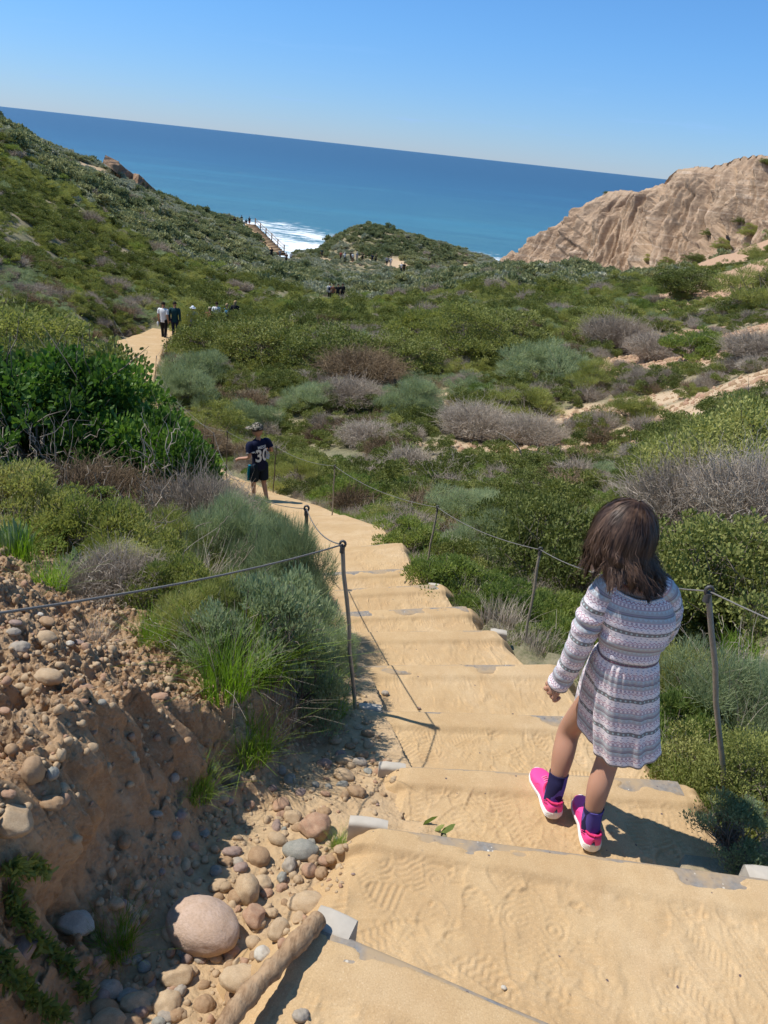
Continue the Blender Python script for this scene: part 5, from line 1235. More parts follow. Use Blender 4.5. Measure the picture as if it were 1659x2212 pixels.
def set_uv(me, uv):
    l = me.uv_layers.new(name='UVMap'); idx = np.empty(len(me.loops), np.int32); me.loops.foreach_get('vertex_index', idx); l.data.foreach_set('uv', uv[idx].astype(np.float32).ravel())
lv = [ # z, left px, right px, half depth, centre Y, v
 (-1.655,1268,1410,.112,1.965), (-1.60,1267,1412,.109,1.967), (-1.53,1267,1415,.104,1.97), (-1.46,1270,1418,.099,1.97), (-1.40,1275,1420,.092,1.965), (-1.345,1281,1421,.084,1.96), (-1.315,1287,1420,.077,1.957), (-1.30,1292,1417,.071,1.955),
 (-1.26,1292,1428,.075,1.952), (-1.21,1294,1442,.079,1.95), (-1.165,1294,1456,.079,1.945), (-1.135,1296,1458,.072,1.942), (-1.110,1303,1452,.061,1.94), (-1.092,1306,1452,.054,1.94), (-1.080,1320,1438,.047,1.942)]
zz = np.array([q[0] for q in lv]); zi = np.concatenate([np.linspace(zz[0], -1.30, 44), np.linspace(-1.296, zz[-1], 34)])
def lerp(col): return np.interp(zi, zz, np.array([q[col] for q in lv], float))
na = 150; ang = np.linspace(0, 2*np.pi, na+1); rows = []; uv = []
xl, xr, bd, cy = lerp(1), lerp(2), lerp(3), lerp(4)
for k, z in enumerate(zi):
    x0 = atx(xl[k], cy[k], z); x1 = atx(xr[k], cy[k], z); cx = (x0+x1)/2; a_ = (x1-x0)/2; b_ = bd[k]
    ex = 2.35; co = np.cos(ang); si = np.sin(ang)
    rr_ = (np.abs(co)**ex+np.abs(si)**ex)**(-1/ex)
    x = co*rr_*a_; y = si*rr_*b_; t = max(0, (-1.30-z)/.355)
    zz_ = np.full_like(x, z)
    # folds of the skirt, growing to the hem
    fold = (.5*np.sin(ang*9+.7)+.35*np.sin(ang*15+2)+.25*np.sin(ang*5-1))*.0085*t**.8
    if t > 0: fold += .004*np.sin(ang*34)*np.exp(-t*5)
    else: fold = .0035*fbm(ang*2.2, np.full_like(ang, z*30), 3, 33)+.004*np.sin(z*90+np.sin(ang)*2)*np.exp(-((z+1.25)/.05)**2)
    # front left of the skirt is carried forward by the stepping leg
    da = np.angle(np.exp(1j*(ang-R(128)))); lobe = np.exp(-(da/.62)**2)*t
    x = x*(1+fold/a_)+(-.058)*lobe; y = y*(1+fold/b_)+.055*lobe; zz_ += .045*lobe*t
    dc = np.angle(np.exp(1j*(ang-R(196)))); cre = np.exp(-(dc/.16)**2)*sstep(.15,.6,t); x += .014*cre; y += .01*cre
    # right back corner of the hem lifts in the breeze
    dr = np.angle(np.exp(1j*(ang-R(335)))); zz_ += .028*np.exp(-(dr/.6)**2)*t**3; x += .010*np.exp(-(dr/.5)**2)*t**2
    if z > -1.12: zz_ += .018*np.cos(ang)**2*sstep(-1.12,-1.08,z)+.0*x
    rows.append(np.stack([cx+x, cy[k]+y, zz_], -1)); uv.append(np.stack([ang*.085, np.full_like(ang, (-1.055-z) if t == 0 else (.245+.355*t*.98-.0))], -1))
V = np.concatenate(rows)-GO; uvs = np.concatenate(uv)
me = mesh_from('dress', V, grid_faces(len(zi), na+1), mats=(M_dress,), smooth=True); set_uv(me, uvs); dress = link('dress', me, girl)
sm = dress.modifiers.new('thick', 'SOLIDIFY'); sm.thickness = .0025; sm.offset = -1
def sleeve(pts, rads, u0, sgn):
    c = catrom(pts, 12); n = len(c); rr_ = np.interp(np.linspace(0,1,n), np.linspace(0,1,len(rads)), rads)
    T, N, B = frames(c); th = np.linspace(0, 2*np.pi, 49); s = np.concatenate([[0], np.cumsum(np.linalg.norm(np.diff(c,axis=0),axis=1))]); V = []; uv = []
    for k in range(n):
        wr = .0030*np.sin(s[k]*150+2*np.sin(th))*(.3+np.exp(-((s[k]-.15)/.05)**2)+.8*np.exp(-((s[k]-s[-1]+.03)/.03)**2))+.002*fbm(th*1.2, np.full_like(th, s[k]*30), 2, 8)
        V.append(c[k]+(rr_[k]+wr)[:,None]*(np.cos(th)[:,None]*N[k]+np.sin(th)[:,None]*B[k])); uv.append(np.stack([th*.035+u0, np.full_like(th, s[k]+.02)], -1))
    me = mesh_from('sleeve', np.concatenate(V), grid_faces(n, 49), mats=(M_dress,), smooth=True); set_uv(me, np.concatenate(uv))
    o = link('sleeve', me, dress); m = o.modifiers.new('thick','SOLIDIFY'); m.thickness = .002; m.offset = -1
sleeve([G(1338,1262,1.95), G(1312,1268,1.95), G(1290,1305,1.95), G(1268,1350,1.955), G(1250,1395,1.965), G(1227,1442,1.99), G(1204,1480,2.01)], [.026,.038,.043,.043,.041,.039,.037,.035,.033], 0, 1)
sleeve([G(1408,1264,1.945), G(1432,1272,1.94), G(1443,1302,1.965), G(1442,1345,2.03), G(1425,1378,2.09), G(1402,1402,2.14)], [.028,.037,.039,.038,.036,.034,.032], .3, -1)
# neckline band and waist seam
mb = MB(); tube(mb, (rows[44]-GO)*1.0, .0017, 6, False); link('waist_seam', mb.mesh('waist_seam', (C_('plum_piping',(.25,.09,.14)),)), dress)
mb = MB(); top = rows[-1]-GO; tube(mb, top, .0035, 6, False); link('neckline', mb.mesh('neckline', (C_('white_trim',(.74,.72,.74)),)), dress)
# socks and shoes -----------------------------------------------------------
def sock_mat():
    t = NT('sock_knit', .15, .9); v = t.voro(t.pos((1,1,.6)), 28, out=1); t.color(t.ramp(v, [(0,(.022,.02,.065)),(.62,(.03,.028,.085)),(.64,(.10,.08,.30)),(1,(.13,.10,.34))], 'LINEAR')); return t.m
M_sock = sock_mat()
def pink_mat():
    t = NT('pink_mesh_upper', .4, .55); n = t.noise(t.coord('Object'), 5, 3); c = t.mix(n, (.80,.045,.23), (.92,.09,.34)); t.color(c)
    v = t.n('TexVoronoi', i_Scale=520); t.l(t.pos(), v.inputs['Vector']); t.bump(v.outputs[0], .35, .0012); return t.m
M_pink = pink_mat(); M_pinkd = plain('dark_pink_lining', (.62,.03,.12), .7, .3, .1, 30, .001); M_sole = plain('white_sole', (.78,.74,.70), .6, .4, .06, 12, .001)
def shoe(heel, toe, pitch, ankle, top, nm):
    heel = np.array(heel)-GO; toe = np.array(toe)-GO; f = toe-heel; L_ = np.linalg.norm(f); f /= L_; sd = np.cross(f, [0,0,1]); sd /= np.linalg.norm(sd); up = np.cross(sd, f)
    root = empty('shoe', tuple(heel)); root.parent = girl; base = heel
    X = lambda s, w_, h: (f*s*L_+sd*w_+up*h)
    ss = np.concatenate([[0,.006,.02,.05], np.linspace(.1,.9,22), [.95,.98,.995,1.0]])
    w_ = np.interp(ss, [0,.02,.06,.2,.42,.62,.75,.88,.96,1], [.008,.021,.029,.0335,.0315,.039,.0415,.035,.022,.006])
    cen = np.interp(ss, [0,.4,.75,1], [0,.002,-.001,-.004])
    hs_ = np.interp(ss, [0,.12,.35,.6,.85,1], [.034,.033,.028,.023,.020,.021]); lift = np.interp(ss, [0,.05,.2,.7,.88,1], [.006,.002,0,0,.004,.013])
    # sole: ring per station
    V = []
    for i, s in enumerate(ss):
        a = w_[i]; h0, h1 = lift[i], hs_[i]+lift[i]*.4
        pr = [(-a*.80,h0),(-a*1.0,h0+.006),(-a*1.09,(h0+h1)*.5),(-a*1.05,h1-.003),(-a*.96,h1),(a*.96,h1),(a*1.05,h1-.003),(a*1.09,(h0+h1)*.5),(a*1.0,h0+.006),(a*.80,h0)]
        V.append([X(s, cen[i]+p[0], p[1]) for p in pr])
    mb = MB(); V = np.array(V); n = len(ss); mb.add(V.reshape(-1,3), grid_faces(n, 10, True)); mb.add(np.vstack([V[0],V[0].mean(0)[None]]), [[i,(i+1)%10,10] for i in range(10)]); mb.add(np.vstack([V[-1],V[-1].mean(0)[None]]), [[i,(i+1)%10,10] for i in range(10)])
    # sculpted ridges along the sides near the heel
    for q in (-1,1):
        for j_ in range(3):
            s_ = np.linspace(.015+.01*j_, .42-.08*j_, 12); tube(mb, [X(s, np.interp(s, ss, w_)*q*1.07, .010+.0075*j_+.012*np.sin(s*3)*(1-j_*.3)) for s in s_], [.0008]+[.0022]*10+[.0006], 5)
        tube(mb, [X(s, np.interp(s, ss, w_)*q*1.05, np.interp(s, ss, hs_)-.004) for s in np.linspace(.0,.97,30)], .0014, 5)
    link('sole', mb.mesh('sole', (M_sole,)), root)
    # upper: arch sections; open round the ankle
    hp = np.interp(ss, [0,.03,.08,.16,.26,.36,.45,.55,.70,.85,.95,1], [.066,.070,.071,.064,.058,.062,.068,.061,.049,.040,.033,.024])
    opn = np.interp(ss, [0,.05,.10,.30,.42,.47], [.0,.3,.62,.66,.40,0])
    V = []; m = 21
    for i, s in enumerate(ss):
        a = w_[i]*1.0; h1 = hs_[i]+lift[i]*.4-.002; H_ = hp[i]-h1; th = np.linspace(0, np.pi, m); row = []
        for q in th:
            cx_ = math.cos(q); sy_ = math.sin(q)**.62; lim = opn[i]
            xx = np.sign(cx_)*max(abs(cx_)**.85, lim)*a; hh = h1+H_*sy_ if abs(cx_) > lim*.9 else h1+H_*(math.sqrt(max(0,1-min(lim*.9,1)**2)))**.62
            row.append(X(s, cen[i]+xx, hh))
        V.append(row)
    V = np.array(V); mb = MB(); mb.add(V.reshape(-1,3), grid_faces(n, m)); mb.add(np.vstack([V[0], V[0].mean(0)[None]]), [[i,i+1,m] for i in range(m-1)])
    # overlays
    for q in (-1,1):
        tube(mb, catrom([X(.10,q*.0315,.062),X(.19,q*.0335,.047),X(.27,q*.0338,.045),X(.20,q*.0345,.052),X(.13,q*.0325,.066)],6), .0013, 5)
        tube(mb, catrom([X(.46,q*.031,.036),X(.52,q*.030,.052),X(.60,q*.037,.036)],6), .0014, 5)
    link('upper', mb.mesh('upper', (M_pink,)), root)
    col = [X(s, cen_+q*a_, h_) for s, q, cen_, a_, h_ in [(.012,0,0,0,.074),(.05,1,0,.018,.073),(.13,1,0,.024,.066),(.25,1,0,.025,.059),(.36,1,0,.024,.064),(.44,1,0,.014,.072),(.46,0,0,0,.074),(.44,-1,0,.014,.072),(.36,-1,0,.024,.064),(.25,-1,0,.025,.059),(.13,-1,0,.024,.066),(.05,-1,0,.018,.073),(.012,0,0,0,.074)]]
    mb = MB(); tube(mb, catrom(col, 5), .0042, 8, False); link('collar', mb.mesh('collar', (M_pinkd,)), root)
    mb = MB()
    for j_ in range(4):
        s = .50+.055*j_; h = np.interp(s, ss, hp); tube(mb, catrom([X(s-.01,-.019,h-.008),X(s,-.006,h+.002),X(s+.01,.006,h+.002),X(s,.019,h-.008)],5), .0019, 5)
    link('laces', mb.mesh('laces', (C_('pink_laces',(.85,.28,.42)),)), root)
    # sock
    a_ = np.array(ankle)+GO*0; c = heel+X(.22,0,.03); top_ = np.array(top)
    mb = MB(); tube(mb, catrom([tuple(c-heel), tuple(a_-heel), tuple(a_*.35+top_*.65-heel), tuple(top_-heel)], 7), np.concatenate([np.linspace(.031,.032,8), np.linspace(.032,.0325,7), np.linspace(.0325,.034,7)]), 20, False)
    o = link('sock', mb.mesh('sock', (M_sock,)), root); md = o.modifiers.new('t','SOLIDIFY'); md.thickness = .002; md.offset = -1
shoe(P(1276,1843,z=-2.052), P(1254,1728,z=-2.050), 0, J['aR']-np.array([0,0,.0]), J['aR']+(J['mR']-J['aR'])*.42, 'r')
shoe(P(1196,1772,z=-2.052), P(1159,1668,z=-2.046), 0, J['aL'], J['aL']+(J['mL']-J['aL'])*.42, 'l')
# hair ------------------------------------------------------------------------
def hair_mat():
    t = NT('dark_brown_hair', .5, .38); n = t.noise(t.pos((30,30,3)), 1, 4, .6); n2 = t.noise(t.pos(), 180, 2)
    c = t.ramp(n, [(.3,(.026,.014,.009)),(.48,(.058,.031,.019)),(.72,(.20,.115,.07))]); t.color(c); t.b.inputs['Roughness'].default_value = .5; t.b.inputs['Specular IOR Level'].default_value = .35; return t.m
M_hair = hair_mat(); rg = np.random.default_rng(8)
def hair_path(phi, seg, clump, ln, rsc, ns=20, ph=0.):
    """phi measured from the face side; returns (n, ns, 3) strands over the crown and down"""
    n = len(phi); t = np.linspace(0, 1, ns)[None]; th = R(6)+(R(96)-R(6))*np.clip(t/.50, 0, 1); hang = np.clip((t-.50)/.50, 0, 1)
    a, b, c = .089*rsc, .098*rsc, .107*rsc
    c2 = clump[:,None]; pv = phi[:,None]+(c2-phi[:,None])*.72*hang**1.3
    wave = hang**.8*(.012*np.sin(hang*8+c2*7+ph)+.006*np.sin(hang*15+c2*13))
    rad = np.sin(th)*(1+.24*hang+.10*np.sin(c2*9)*hang)+wave/.1*.8
    pv = pv+wave*3.0*np.cos(c2*5)
    x = np.sin(pv)*a*rad+.050*hang**1.2; y = np.cos(pv)*b*rad; z = np.cos(th)*c-hang*ln[:,None]
    # resting on shoulders: flick outwards at the ends
    fl = np.clip((hang-.75)/.25, 0, 1)**2; x = x+np.sin(pv)*.006*fl; y = y+np.cos(pv)*.010*fl*np.where(np.cos(pv) < 0, .6, 1)
    return np.stack([x,y,z],-1)
HB = HC+np.array([.0,-.006,.004])
part_t = Matrix.Rotation(R(9), 3, 'Y')
ncl = 46; cl = np.sort(rg.uniform(R(38), R(322), ncl)); cll = rg.uniform(.080,.112,ncl); cll += .045*np.exp(-((cl-R(295))/.5)**2)
n = 9000; phi = rg.uniform(R(34), R(326), n); ci = np.abs(phi[:,None]-cl[None]+rg.normal(size=(n,1))*.03).argmin(1)
S = hair_path(phi, 0, cl[ci], cll[ci]*(.80+.34*rg.random(n)), 1.0)
lay = (.955+.055*rg.random((n,1,1)))*(1+.035*(rg.random((n,1,1)) < .09)); fly = (rg.random(n) < .05)[:,None,None]; S = S*lay+fly*np.cumsum(rg.normal(size=(n,20,3))*.0030*np.linspace(.3,1.6,20)[None,:,None], axis=1)+rg.normal(size=(n,1,3))*.0012+rg.normal(size=(n,20,3))*.0006
S = S @ np.array(part_t).T+HB
T = np.gradient(S, axis=1); out = S-HB; out[...,2] *= .3; sd = np.cross(T, out); sd /= np.linalg.norm(sd,axis=2)[...,None]+1e-9
wv = (.0010*(1-.7*np.linspace(0,1,20)**2))[None,:,None]*(.6+.8*rg.random((n,1,1)))
V = np.stack([S-sd*wv, S+sd*wv], 2).reshape(-1,3); base = (np.arange(n)[:,None]*20+np.arange(19)[None]).ravel()*2
F = np.stack([base, base+1, base+3, base+2], -1)
# dense under layer
ph_ = np.linspace(R(32), R(328), 130); cu = cl[np.abs(ph_[:,None]-cl[None]).argmin(1)]; cu = ph_*.6+cu*.4; U = hair_path(ph_, 0, cu, np.interp(ph_, cl, cll)*.86, .945)
U = U @ np.array(part_t).T+HB; FU = grid_faces(130, 20)+len(V)
me = mesh_from('hair', np.concatenate([V, U.reshape(-1,3)]), [F, FU], mats=(M_hair,), smooth=True); link('hair', me, girl)
tag(girl, 'girl with brown hair in a patterned dress and pink trainers walking down the steps', 'person')
# ---- the boy ---------------------------------------------------------------
bq = P(563,1088,Y=10.0); bz = bq.z
pose = {'sL':(-.112,.01,.785),'eL':(-.145,-.035,.645),'wL':(-.205,.10,.60),'mL':(-.235,.135,.575),'eR':(.15,-.06,.68),'wR':(.10,.09,.66),'mR':(.08,.13,.66)}
boy, BJ, bsh, btr = person((bq.x, bq.y, bz), 1.20, R(40), 'boy in a navy numbered football shirt and patterned cap walking ahead on the path',
    ('navy_jersey',(.008,.011,.035)), ('navy_shorts',(.008,.016,.028)), ('brown_hair',(.09,.05,.03)), 'short', 'short', .07, 1.18, ('camo_cap',(.10,.095,.075),'cap'), None, None, pose, False, R(-4), headturn=R(40), hands=True)

for ch in boy.children:
    if ch.name.startswith('hat'):
        t = NT('camo_cap_cloth', .2, .9); v = t.noise(t.coord('Object'), 42, 3, .6); t.color(t.ramp(v, [(.36,(.03,.03,.025)),(.48,(.16,.14,.10)),(.56,(.34,.31,.25)),(.66,(.42,.16,.12))], 'CONSTANT')); ch.data.materials.clear(); ch.data.materials.append(t.m)
def jersey_text(txt, cx, cz, size, name, mat, side=0, boldness=0.0, xs=1.0):
    cu = bpy.data.curves.new('t', 'FONT'); cu.body = txt; cu.size = size; cu.align_x = 'CENTER'; cu.align_y = 'CENTER'; cu.offset = boldness; cu.resolution_u = 4; cu.fill_mode = 'BOTH'
    o = bpy.data.objects.new('t', cu); COL.objects.link(o); dg = bpy.context.evaluated_depsgraph_get(); dg.update(); me = bpy.data.meshes.new_from_object(o.evaluated_get(dg)); bpy.data.objects.remove(o)
    bm = bmesh.new(); bm.from_mesh(me); bmesh.ops.subdivide_edges(bm, edges=bm.edges[:], cuts=2, use_grid_fill=False); bmesh.ops.triangulate(bm, faces=bm.faces[:])
    bb = bmesh.new(); bb.from_mesh(bsh.data); tr = BVHTree.FromBMesh(bb); bb.free()
    d = Vector((math.sin(side), math.cos(side), 0)); r = Vector((d.y, -d.x, 0))
    for v in bm.verts:
        o_ = Vector((0,0,0))-d*.6+r*(cx+v.co.x*xs)+Vector((0,0,cz+v.co.y)); h = tr.ray_cast(o_, d); v.co = (h[0] if h[0] else o_+d*.5)-d*.004
    bm.to_mesh(me); bm.free(); me.materials.append(mat); link(name, me, bsh)
M_num = C_('white_print',(.78,.78,.76))
try:
    jersey_text('30', .012, .775, .255, 'shirt_number', M_num, 0, .006, .80); jersey_text('MESSI', .012, .905, .056, 'shirt_lettering', M_num, 0, .0012, .95)
    jersey_text('OAT', .02, .84, .045, 'sleeve_lettering', M_num, R(75), .001)
except Exception as ex: print('text', ex)
mb = MB(); q_ = (BJ['hL']+BJ['kL'])/2; tube(mb, [BJ['hL']+np.array([-.075,.03,.03]), q_+np.array([-.075,.03,0]), BJ['kL']+np.array([-.066,.02,.05])], [.018,.022,.02], 8); link('side_stripe', mb.mesh('side_stripe', (C_('teal_panel',(.0,.16,.24)),)), btr)
# ---- walkers further along ----------------------------------------------------
W_ = ('white_cotton',(.78,.78,.77)); K_ = ('black_cloth',(.018,.018,.022)); N_ = ('navy_cloth',(.02,.028,.06)); Gy = ('grey_cloth',(.28,.30,.33)); Te = ('dark_teal',(.012,.05,.06)); Rd = ('red_cloth',(.45,.10,.07)); Ol = ('olive_cloth',(.10,.10,.05)); Br = ('rust_cloth',(.22,.10,.06)); Bl = ('bright_blue',(.02,.25,.55))
def walker(px, py, Y, H, label, **kw):
    """px, py: top of the head"""
    q = P(px, py, Y=Y); g = float(ground_at(q.x, q.y)); d, pz = path_info(np.array([q.x]), np.array([q.y]))
    if d[0] < .3: g = float(pz[0])
    kw.setdefault('group', 'distant walkers on the trail')
    best = None      # step nearer or further along the sight line until the feet meet the ground
    for f in np.linspace(.82, 1.22, 41):
        q_ = P(px, py, Y=Y*f); e_ = abs(q_.z-H-float(ground_at(q_.x, q_.y)))+abs(f-1)*1.2
        if best is None or e_ < best[0]: best = (e_, q_)
    q = best[1]; z = min(q.z-H, float(ground_at(q.x, q.y))+.05)
    if q.z-H-z > .5: z = q.z-H
    return person((q.x, q.y, z), H, kw.pop('rz', 0), label, **kw)
bp = {'wL':(-.15,.02,.47),'mL':(-.155,.03,.44)}
walker(352,652,35.5,1.80,'man in a white t-shirt and black trousers holding a white bottle', shirt=W_, trousers=K_, far=False, rz=R(-8), stride=.05, group='couple at the bend of the path', hands=True)
walker(377,651,36.8,1.83,'man in a dark green long-sleeved top walking beside the man in white', shirt=Te, trousers=N_, sleeves='long', far=False, rz=R(6), stride=.06, group='couple at the bend of the path', hands=True)
qb = P(341,700,Y=35.3); mb = MB(); tube(mb, [(0,0,-.10),(0,0,-.095),(0,0,.08),(0,0,.10),(0,0,.12)], [.038,.045,.045,.03,.028], 14); tag(mb.build('water_bottle', C_('white_bottle',(.75,.75,.72)), loc=qb), 'white water bottle in the left hand of the man in white', 'bottle')
walker(416,661,46,1.62,'person in a white sun hat among scrub beyond the couple', shirt=Gy, hat=('white_hat',(.72,.76,.80),'brim'))
walker(453,663,42,1.55,'person in a rust coloured top and tan cap behind the scrub', shirt=Br, hat=('tan_cap',(.35,.30,.20),'cap'), bag=('rust_bag',(.35,.14,.08)))
walker(468,652,47,1.62,'person in a white top between the rust top and the blue backpack', shirt=W_, sleeves='long')
walker(490,655,42,1.60,'person with a bright blue backpack over a black top', shirt=K_, bag=Bl, hair=('blond_hair',(.35,.24,.13)))
walker(508,649,43,1.62,'person in black with long light hair beside the blue backpack', shirt=K_, hair=('blond_hair',(.35,.24,.13)), sleeves='long', long_hair=True)
walker(713,611,80,1.75,'walker in a pale shirt and dark backpack, leftmost of four in the valley', shirt=('pale_shirt',(.6,.62,.64)), bag=N_, sleeves='long')
walker(721,613,81,1.65,'walker in a rust top behind the pale shirt in the valley group', shirt=Br)
walker(731,613,80,1.7,'walker in black, third in the valley group', shirt=K_)
walker(741,612,80,1.75,'walker in black at the right end of the valley group', shirt=K_, sleeves='long')
walker(868,567,128,1.7,'walker in white and navy on the sandy bend by the mound, left of two', shirt=W_, trousers=N_)
walker(874,567,128,1.75,'walker in black with a red sleeve on the sandy bend by the mound', shirt=K_, trousers=K_)
for px, py, Y, lab, kw in [(737,543,148,'leftmost walker under the mound, in a red top',dict(shirt=Rd)),(745,544,147,'walker in a white top and cap under the mound',dict(shirt=W_,hat=('white_hat',(.72,.76,.80),'cap'))),
    (759,543,146,'walker in black next to one in white under the mound',dict(shirt=K_)),(763,545,145,'walker in white with brown shorts under the mound',dict(shirt=W_,trousers=Br)),
    (772,544,143,'walker in grey with a pale cap in mid row under the mound',dict(shirt=Gy,trousers=Gy,hat=('white_hat',(.72,.76,.80),'cap'))),(784,544,142,'walker in dark clothes with a pale backpack under the mound',dict(shirt=K_,bag=Ol)),
    (805,548,140,'walker in navy with a raised arm under the mound',dict(shirt=N_)),(813,548,140,'walker in olive with a light cap under the mound',dict(shirt=Ol,hat=('tan_cap',(.35,.30,.20),'cap'))),
    (837,551,136,'walker in grey shirt and black trousers right of the mound row',dict(shirt=Gy,sleeves='long')),(845,555,136,'person in pale grey at the right end of the mound row',dict(shirt=('pale_shirt',(.6,.62,.64)),trousers=Gy)),
    (696,537,160,'walker in teal near the pale rocks of the mound',dict(shirt=Te)),(629,544,145,'person in a white shirt just right of the foot of the far stairs',dict(shirt=W_)),(605,538,141,'person in grey at the foot of the far stairs',dict(shirt=Gy)),
    (587,534,144,'person in black climbing low on the far stairs',dict(shirt=K_)),(619,545,143,'person in brown beside the foot of the far stairs',dict(shirt=Br)),
    (522,465,163,'leftmost of three people atop the far stairs',dict(shirt=K_,trousers=('tan_shorts',(.35,.25,.18)),legs='short')),(532,467,163,'middle of three people atop the far stairs, in navy',dict(shirt=N_,trousers=N_)),
    (539,468,162,'rightmost of three people atop the far stairs, in dark red shorts',dict(shirt=K_,trousers=Rd,legs='short')),(507,468,166,'person seen to the waist left of the head of the far stairs',dict(shirt=K_)),
    (528,478,161,'child in black standing before the adults atop the far stairs',dict(shirt=K_))]:
    walker(px, py, Y, 1.05 if 'child' in lab else 1.72, lab, **kw)
# ---- far staircase down to the beach ------------------------------------------
M_tim = plain('stair_timber', (.30,.19,.12), .85, .2, .2, 3, .01); M_tdk = plain('dark_stair_timber', (.10,.065,.045), .85, .2, .2, 3, .01); M_tread = plain('stair_sand', (.50,.36,.22), .9, .1, .15, 3, .01)
root = empty('wooden_staircase', P(570,520,Y=152)); O = np.array(root.location)
a0, b0 = np.array(P(540,484,Y=161)), np.array(P(601,543,Y=141.5)); wv = np.array([.95,.2,0])
ns = 19
for k in range(ns):
    t = k/(ns-1); c = a0*(1-t)+b0*t-O; ln = (b0-a0)/(ns-1)
    mb = MB(); q0 = c-wv; q1 = c+wv
    mb.add([q0, q1, q1+[ln[0],ln[1],0], q0+[ln[0],ln[1],0], q0+[0,0,-.5], q1+[0,0,-.5], q1+[ln[0],ln[1],-.5], q0+[ln[0],ln[1],-.5]], [(0,1,2,3),(4,7,6,5),(0,4,5,1),(1,5,6,2),(3,7,4,0),(2,6,7,3)])
    mb.build('tread', M_tread, root, False)
    mb = MB(); e0_ = q0+[ln[0]*0,ln[1]*0,0]; e1 = q1
    dd = np.array([ln[0],ln[1],0])/np.linalg.norm(ln[:2])*.12
    f0, f1 = q0+[ln[0],ln[1],0], q1+[ln[0],ln[1],0]
    mb.add([f0+[0,0,.05],f1+[0,0,.05],f1+dd+[0,0,.05],f0+dd+[0,0,.05],f0+[0,0,-.3],f1+[0,0,-.3],f1+dd+[0,0,-.3],f0+dd+[0,0,-.3]], [(0,1,2,3),(0,4,5,1),(1,5,6,2),(3,7,4,0),(2,6,7,3)]); mb.build('riser_board', M_tdk, root, False)
rl = []
for k in range(6):
    t = k/5; c = a0*(1-t)+b0*t+wv*1.05-O; mb = MB(); box(mb, c+[0,0,.35], (.16,.16,1.7)); mb.build('rail_post', M_tdk, root, False); rl.append(c)
for h_ in (.55,1.05):
    mb = MB(); tube(mb, [c+[0,0,h_] for c in rl], .05, 6); mb.build('handrail', M_tim, root)
tag(root, 'long wooden staircase with a handrail descending the far ridge above the surf', 'staircase')
# ================================================================ SHRUBS ONE CAN POINT TO
KM = {}
def kindmesh(k):
    if k in KM: return KM[k]
    f = shrub_meshes
    a = dict(
      glossy=lambda: f('glossy', 1, 1, 20000, .042, 501, k=80, mat='glossy', aspect=.62, shape='oval', stems=90, stem_r=.008, spread=.8, upb=.25, curl=.35),
      leafy=lambda: f('leafy', 1, 1, 18000, .036, 502, k=70, mat='dark', aspect=.55, stems=50, stem_r=.007, spread=.95),
      olive=lambda: f('olive', 1, 1, 18000, .034, 503, k=66, mat='olive', aspect=.5, stems=50, stem_r=.007, spread=.95),
      bright=lambda: f('bright', 1, 1, 15000, .060, 504, k=40, mat='bright', aspect=.34, upb=1.1, stems=50, stem_r=.008),
      lime=lambda: f('lime', 1, 1, 15000, .055, 505, k=38, mat='yellow', aspect=.30, upb=1.0, stems=50, stem_r=.008, spread=1.1),
      sage=lambda: f('sage', 1, 1, 32000, .115, 506, k=70, mat='sage', shape='blade', aspect=.045, upb=.8, stems=70, stem_r=.008, inner=.45, curl=.5),
      feather=lambda: f('feather', 1, 1, 15000, .12, 507, k=58, mat='sage', shape='blade', aspect=.07, upb=.7, stems=40, stem_r=.008, curl=.4),
      green=lambda: f('green', 1, 1, 14000, .10, 508, k=34, mat='olive', shape='blade', aspect=.08, upb=.8, stems=40, stem_r=.008),
      twigs=lambda: (twig_mesh('grey_twigs', 1, .9, 4200, 509, 'dry', 6, .0036), None),
      brown=lambda: (twig_mesh('brown_twigs', 1, .9, 3600, 510, 'brown', 6, .0040), None),
      small=lambda: f('smallleaf', 1, 1, 6500, .062, 511, k=36, mat='sage', shape='oval', aspect=.33, upb=.9, stems=60, stem_r=.012, inner=.1),
      tuft=lambda: (grass_mesh('tall_grass', 1.15, 2.1, 300, 512, 'grass', .026, .6), None),
      dtuft=lambda: (grass_mesh('dry_grass', 1.4, 2.4, 170, 513, 'dry', .016, .6), None),
    )[k]()
    KM[k] = a; return a
npl = 0
def gz(px, Y):
    x = P(px, 1200, Y=Y).x; z = -2.
    for _ in range(4):
        z = ground_at(x, Y); x = atx(px, Y, z+.2)
    return x, z
def shrub(k, px, Y, R_, H_, label, group='shrubs along the slope', name=None, dz=0, cat='shrub', rz=None, ysc=1.0):
    global npl
    x, z = gz(px, Y); L_, S_ = kindmesh(k); nm = name or {'tuft':'grass_tuft','dtuft':'grass_tuft','twigs':'dry_bush','brown':'dry_bush','sage':'sagebrush','feather':'sagebrush'}.get(k, 'shrub')
    npl += 1; rz = (npl*2.39996) % 6.283 if rz is None else rz
    if S_ is None:
        o = link(nm, L_)
        o.location = (x,Y,z+dz)
    else:
        o = empty(nm, (x,Y,z+dz)); link('leaves', L_, o); link('stems', S_, o)
    o.rotation_euler = (0,0,rz); o.scale = (R_, R_*ysc, H_); tag(o, label, cat, group); return o
G1 = 'shrubs beside the steps'; G2 = 'shrubs scattered over the valley floor'; G3 = 'grass tufts on the bank and verge'
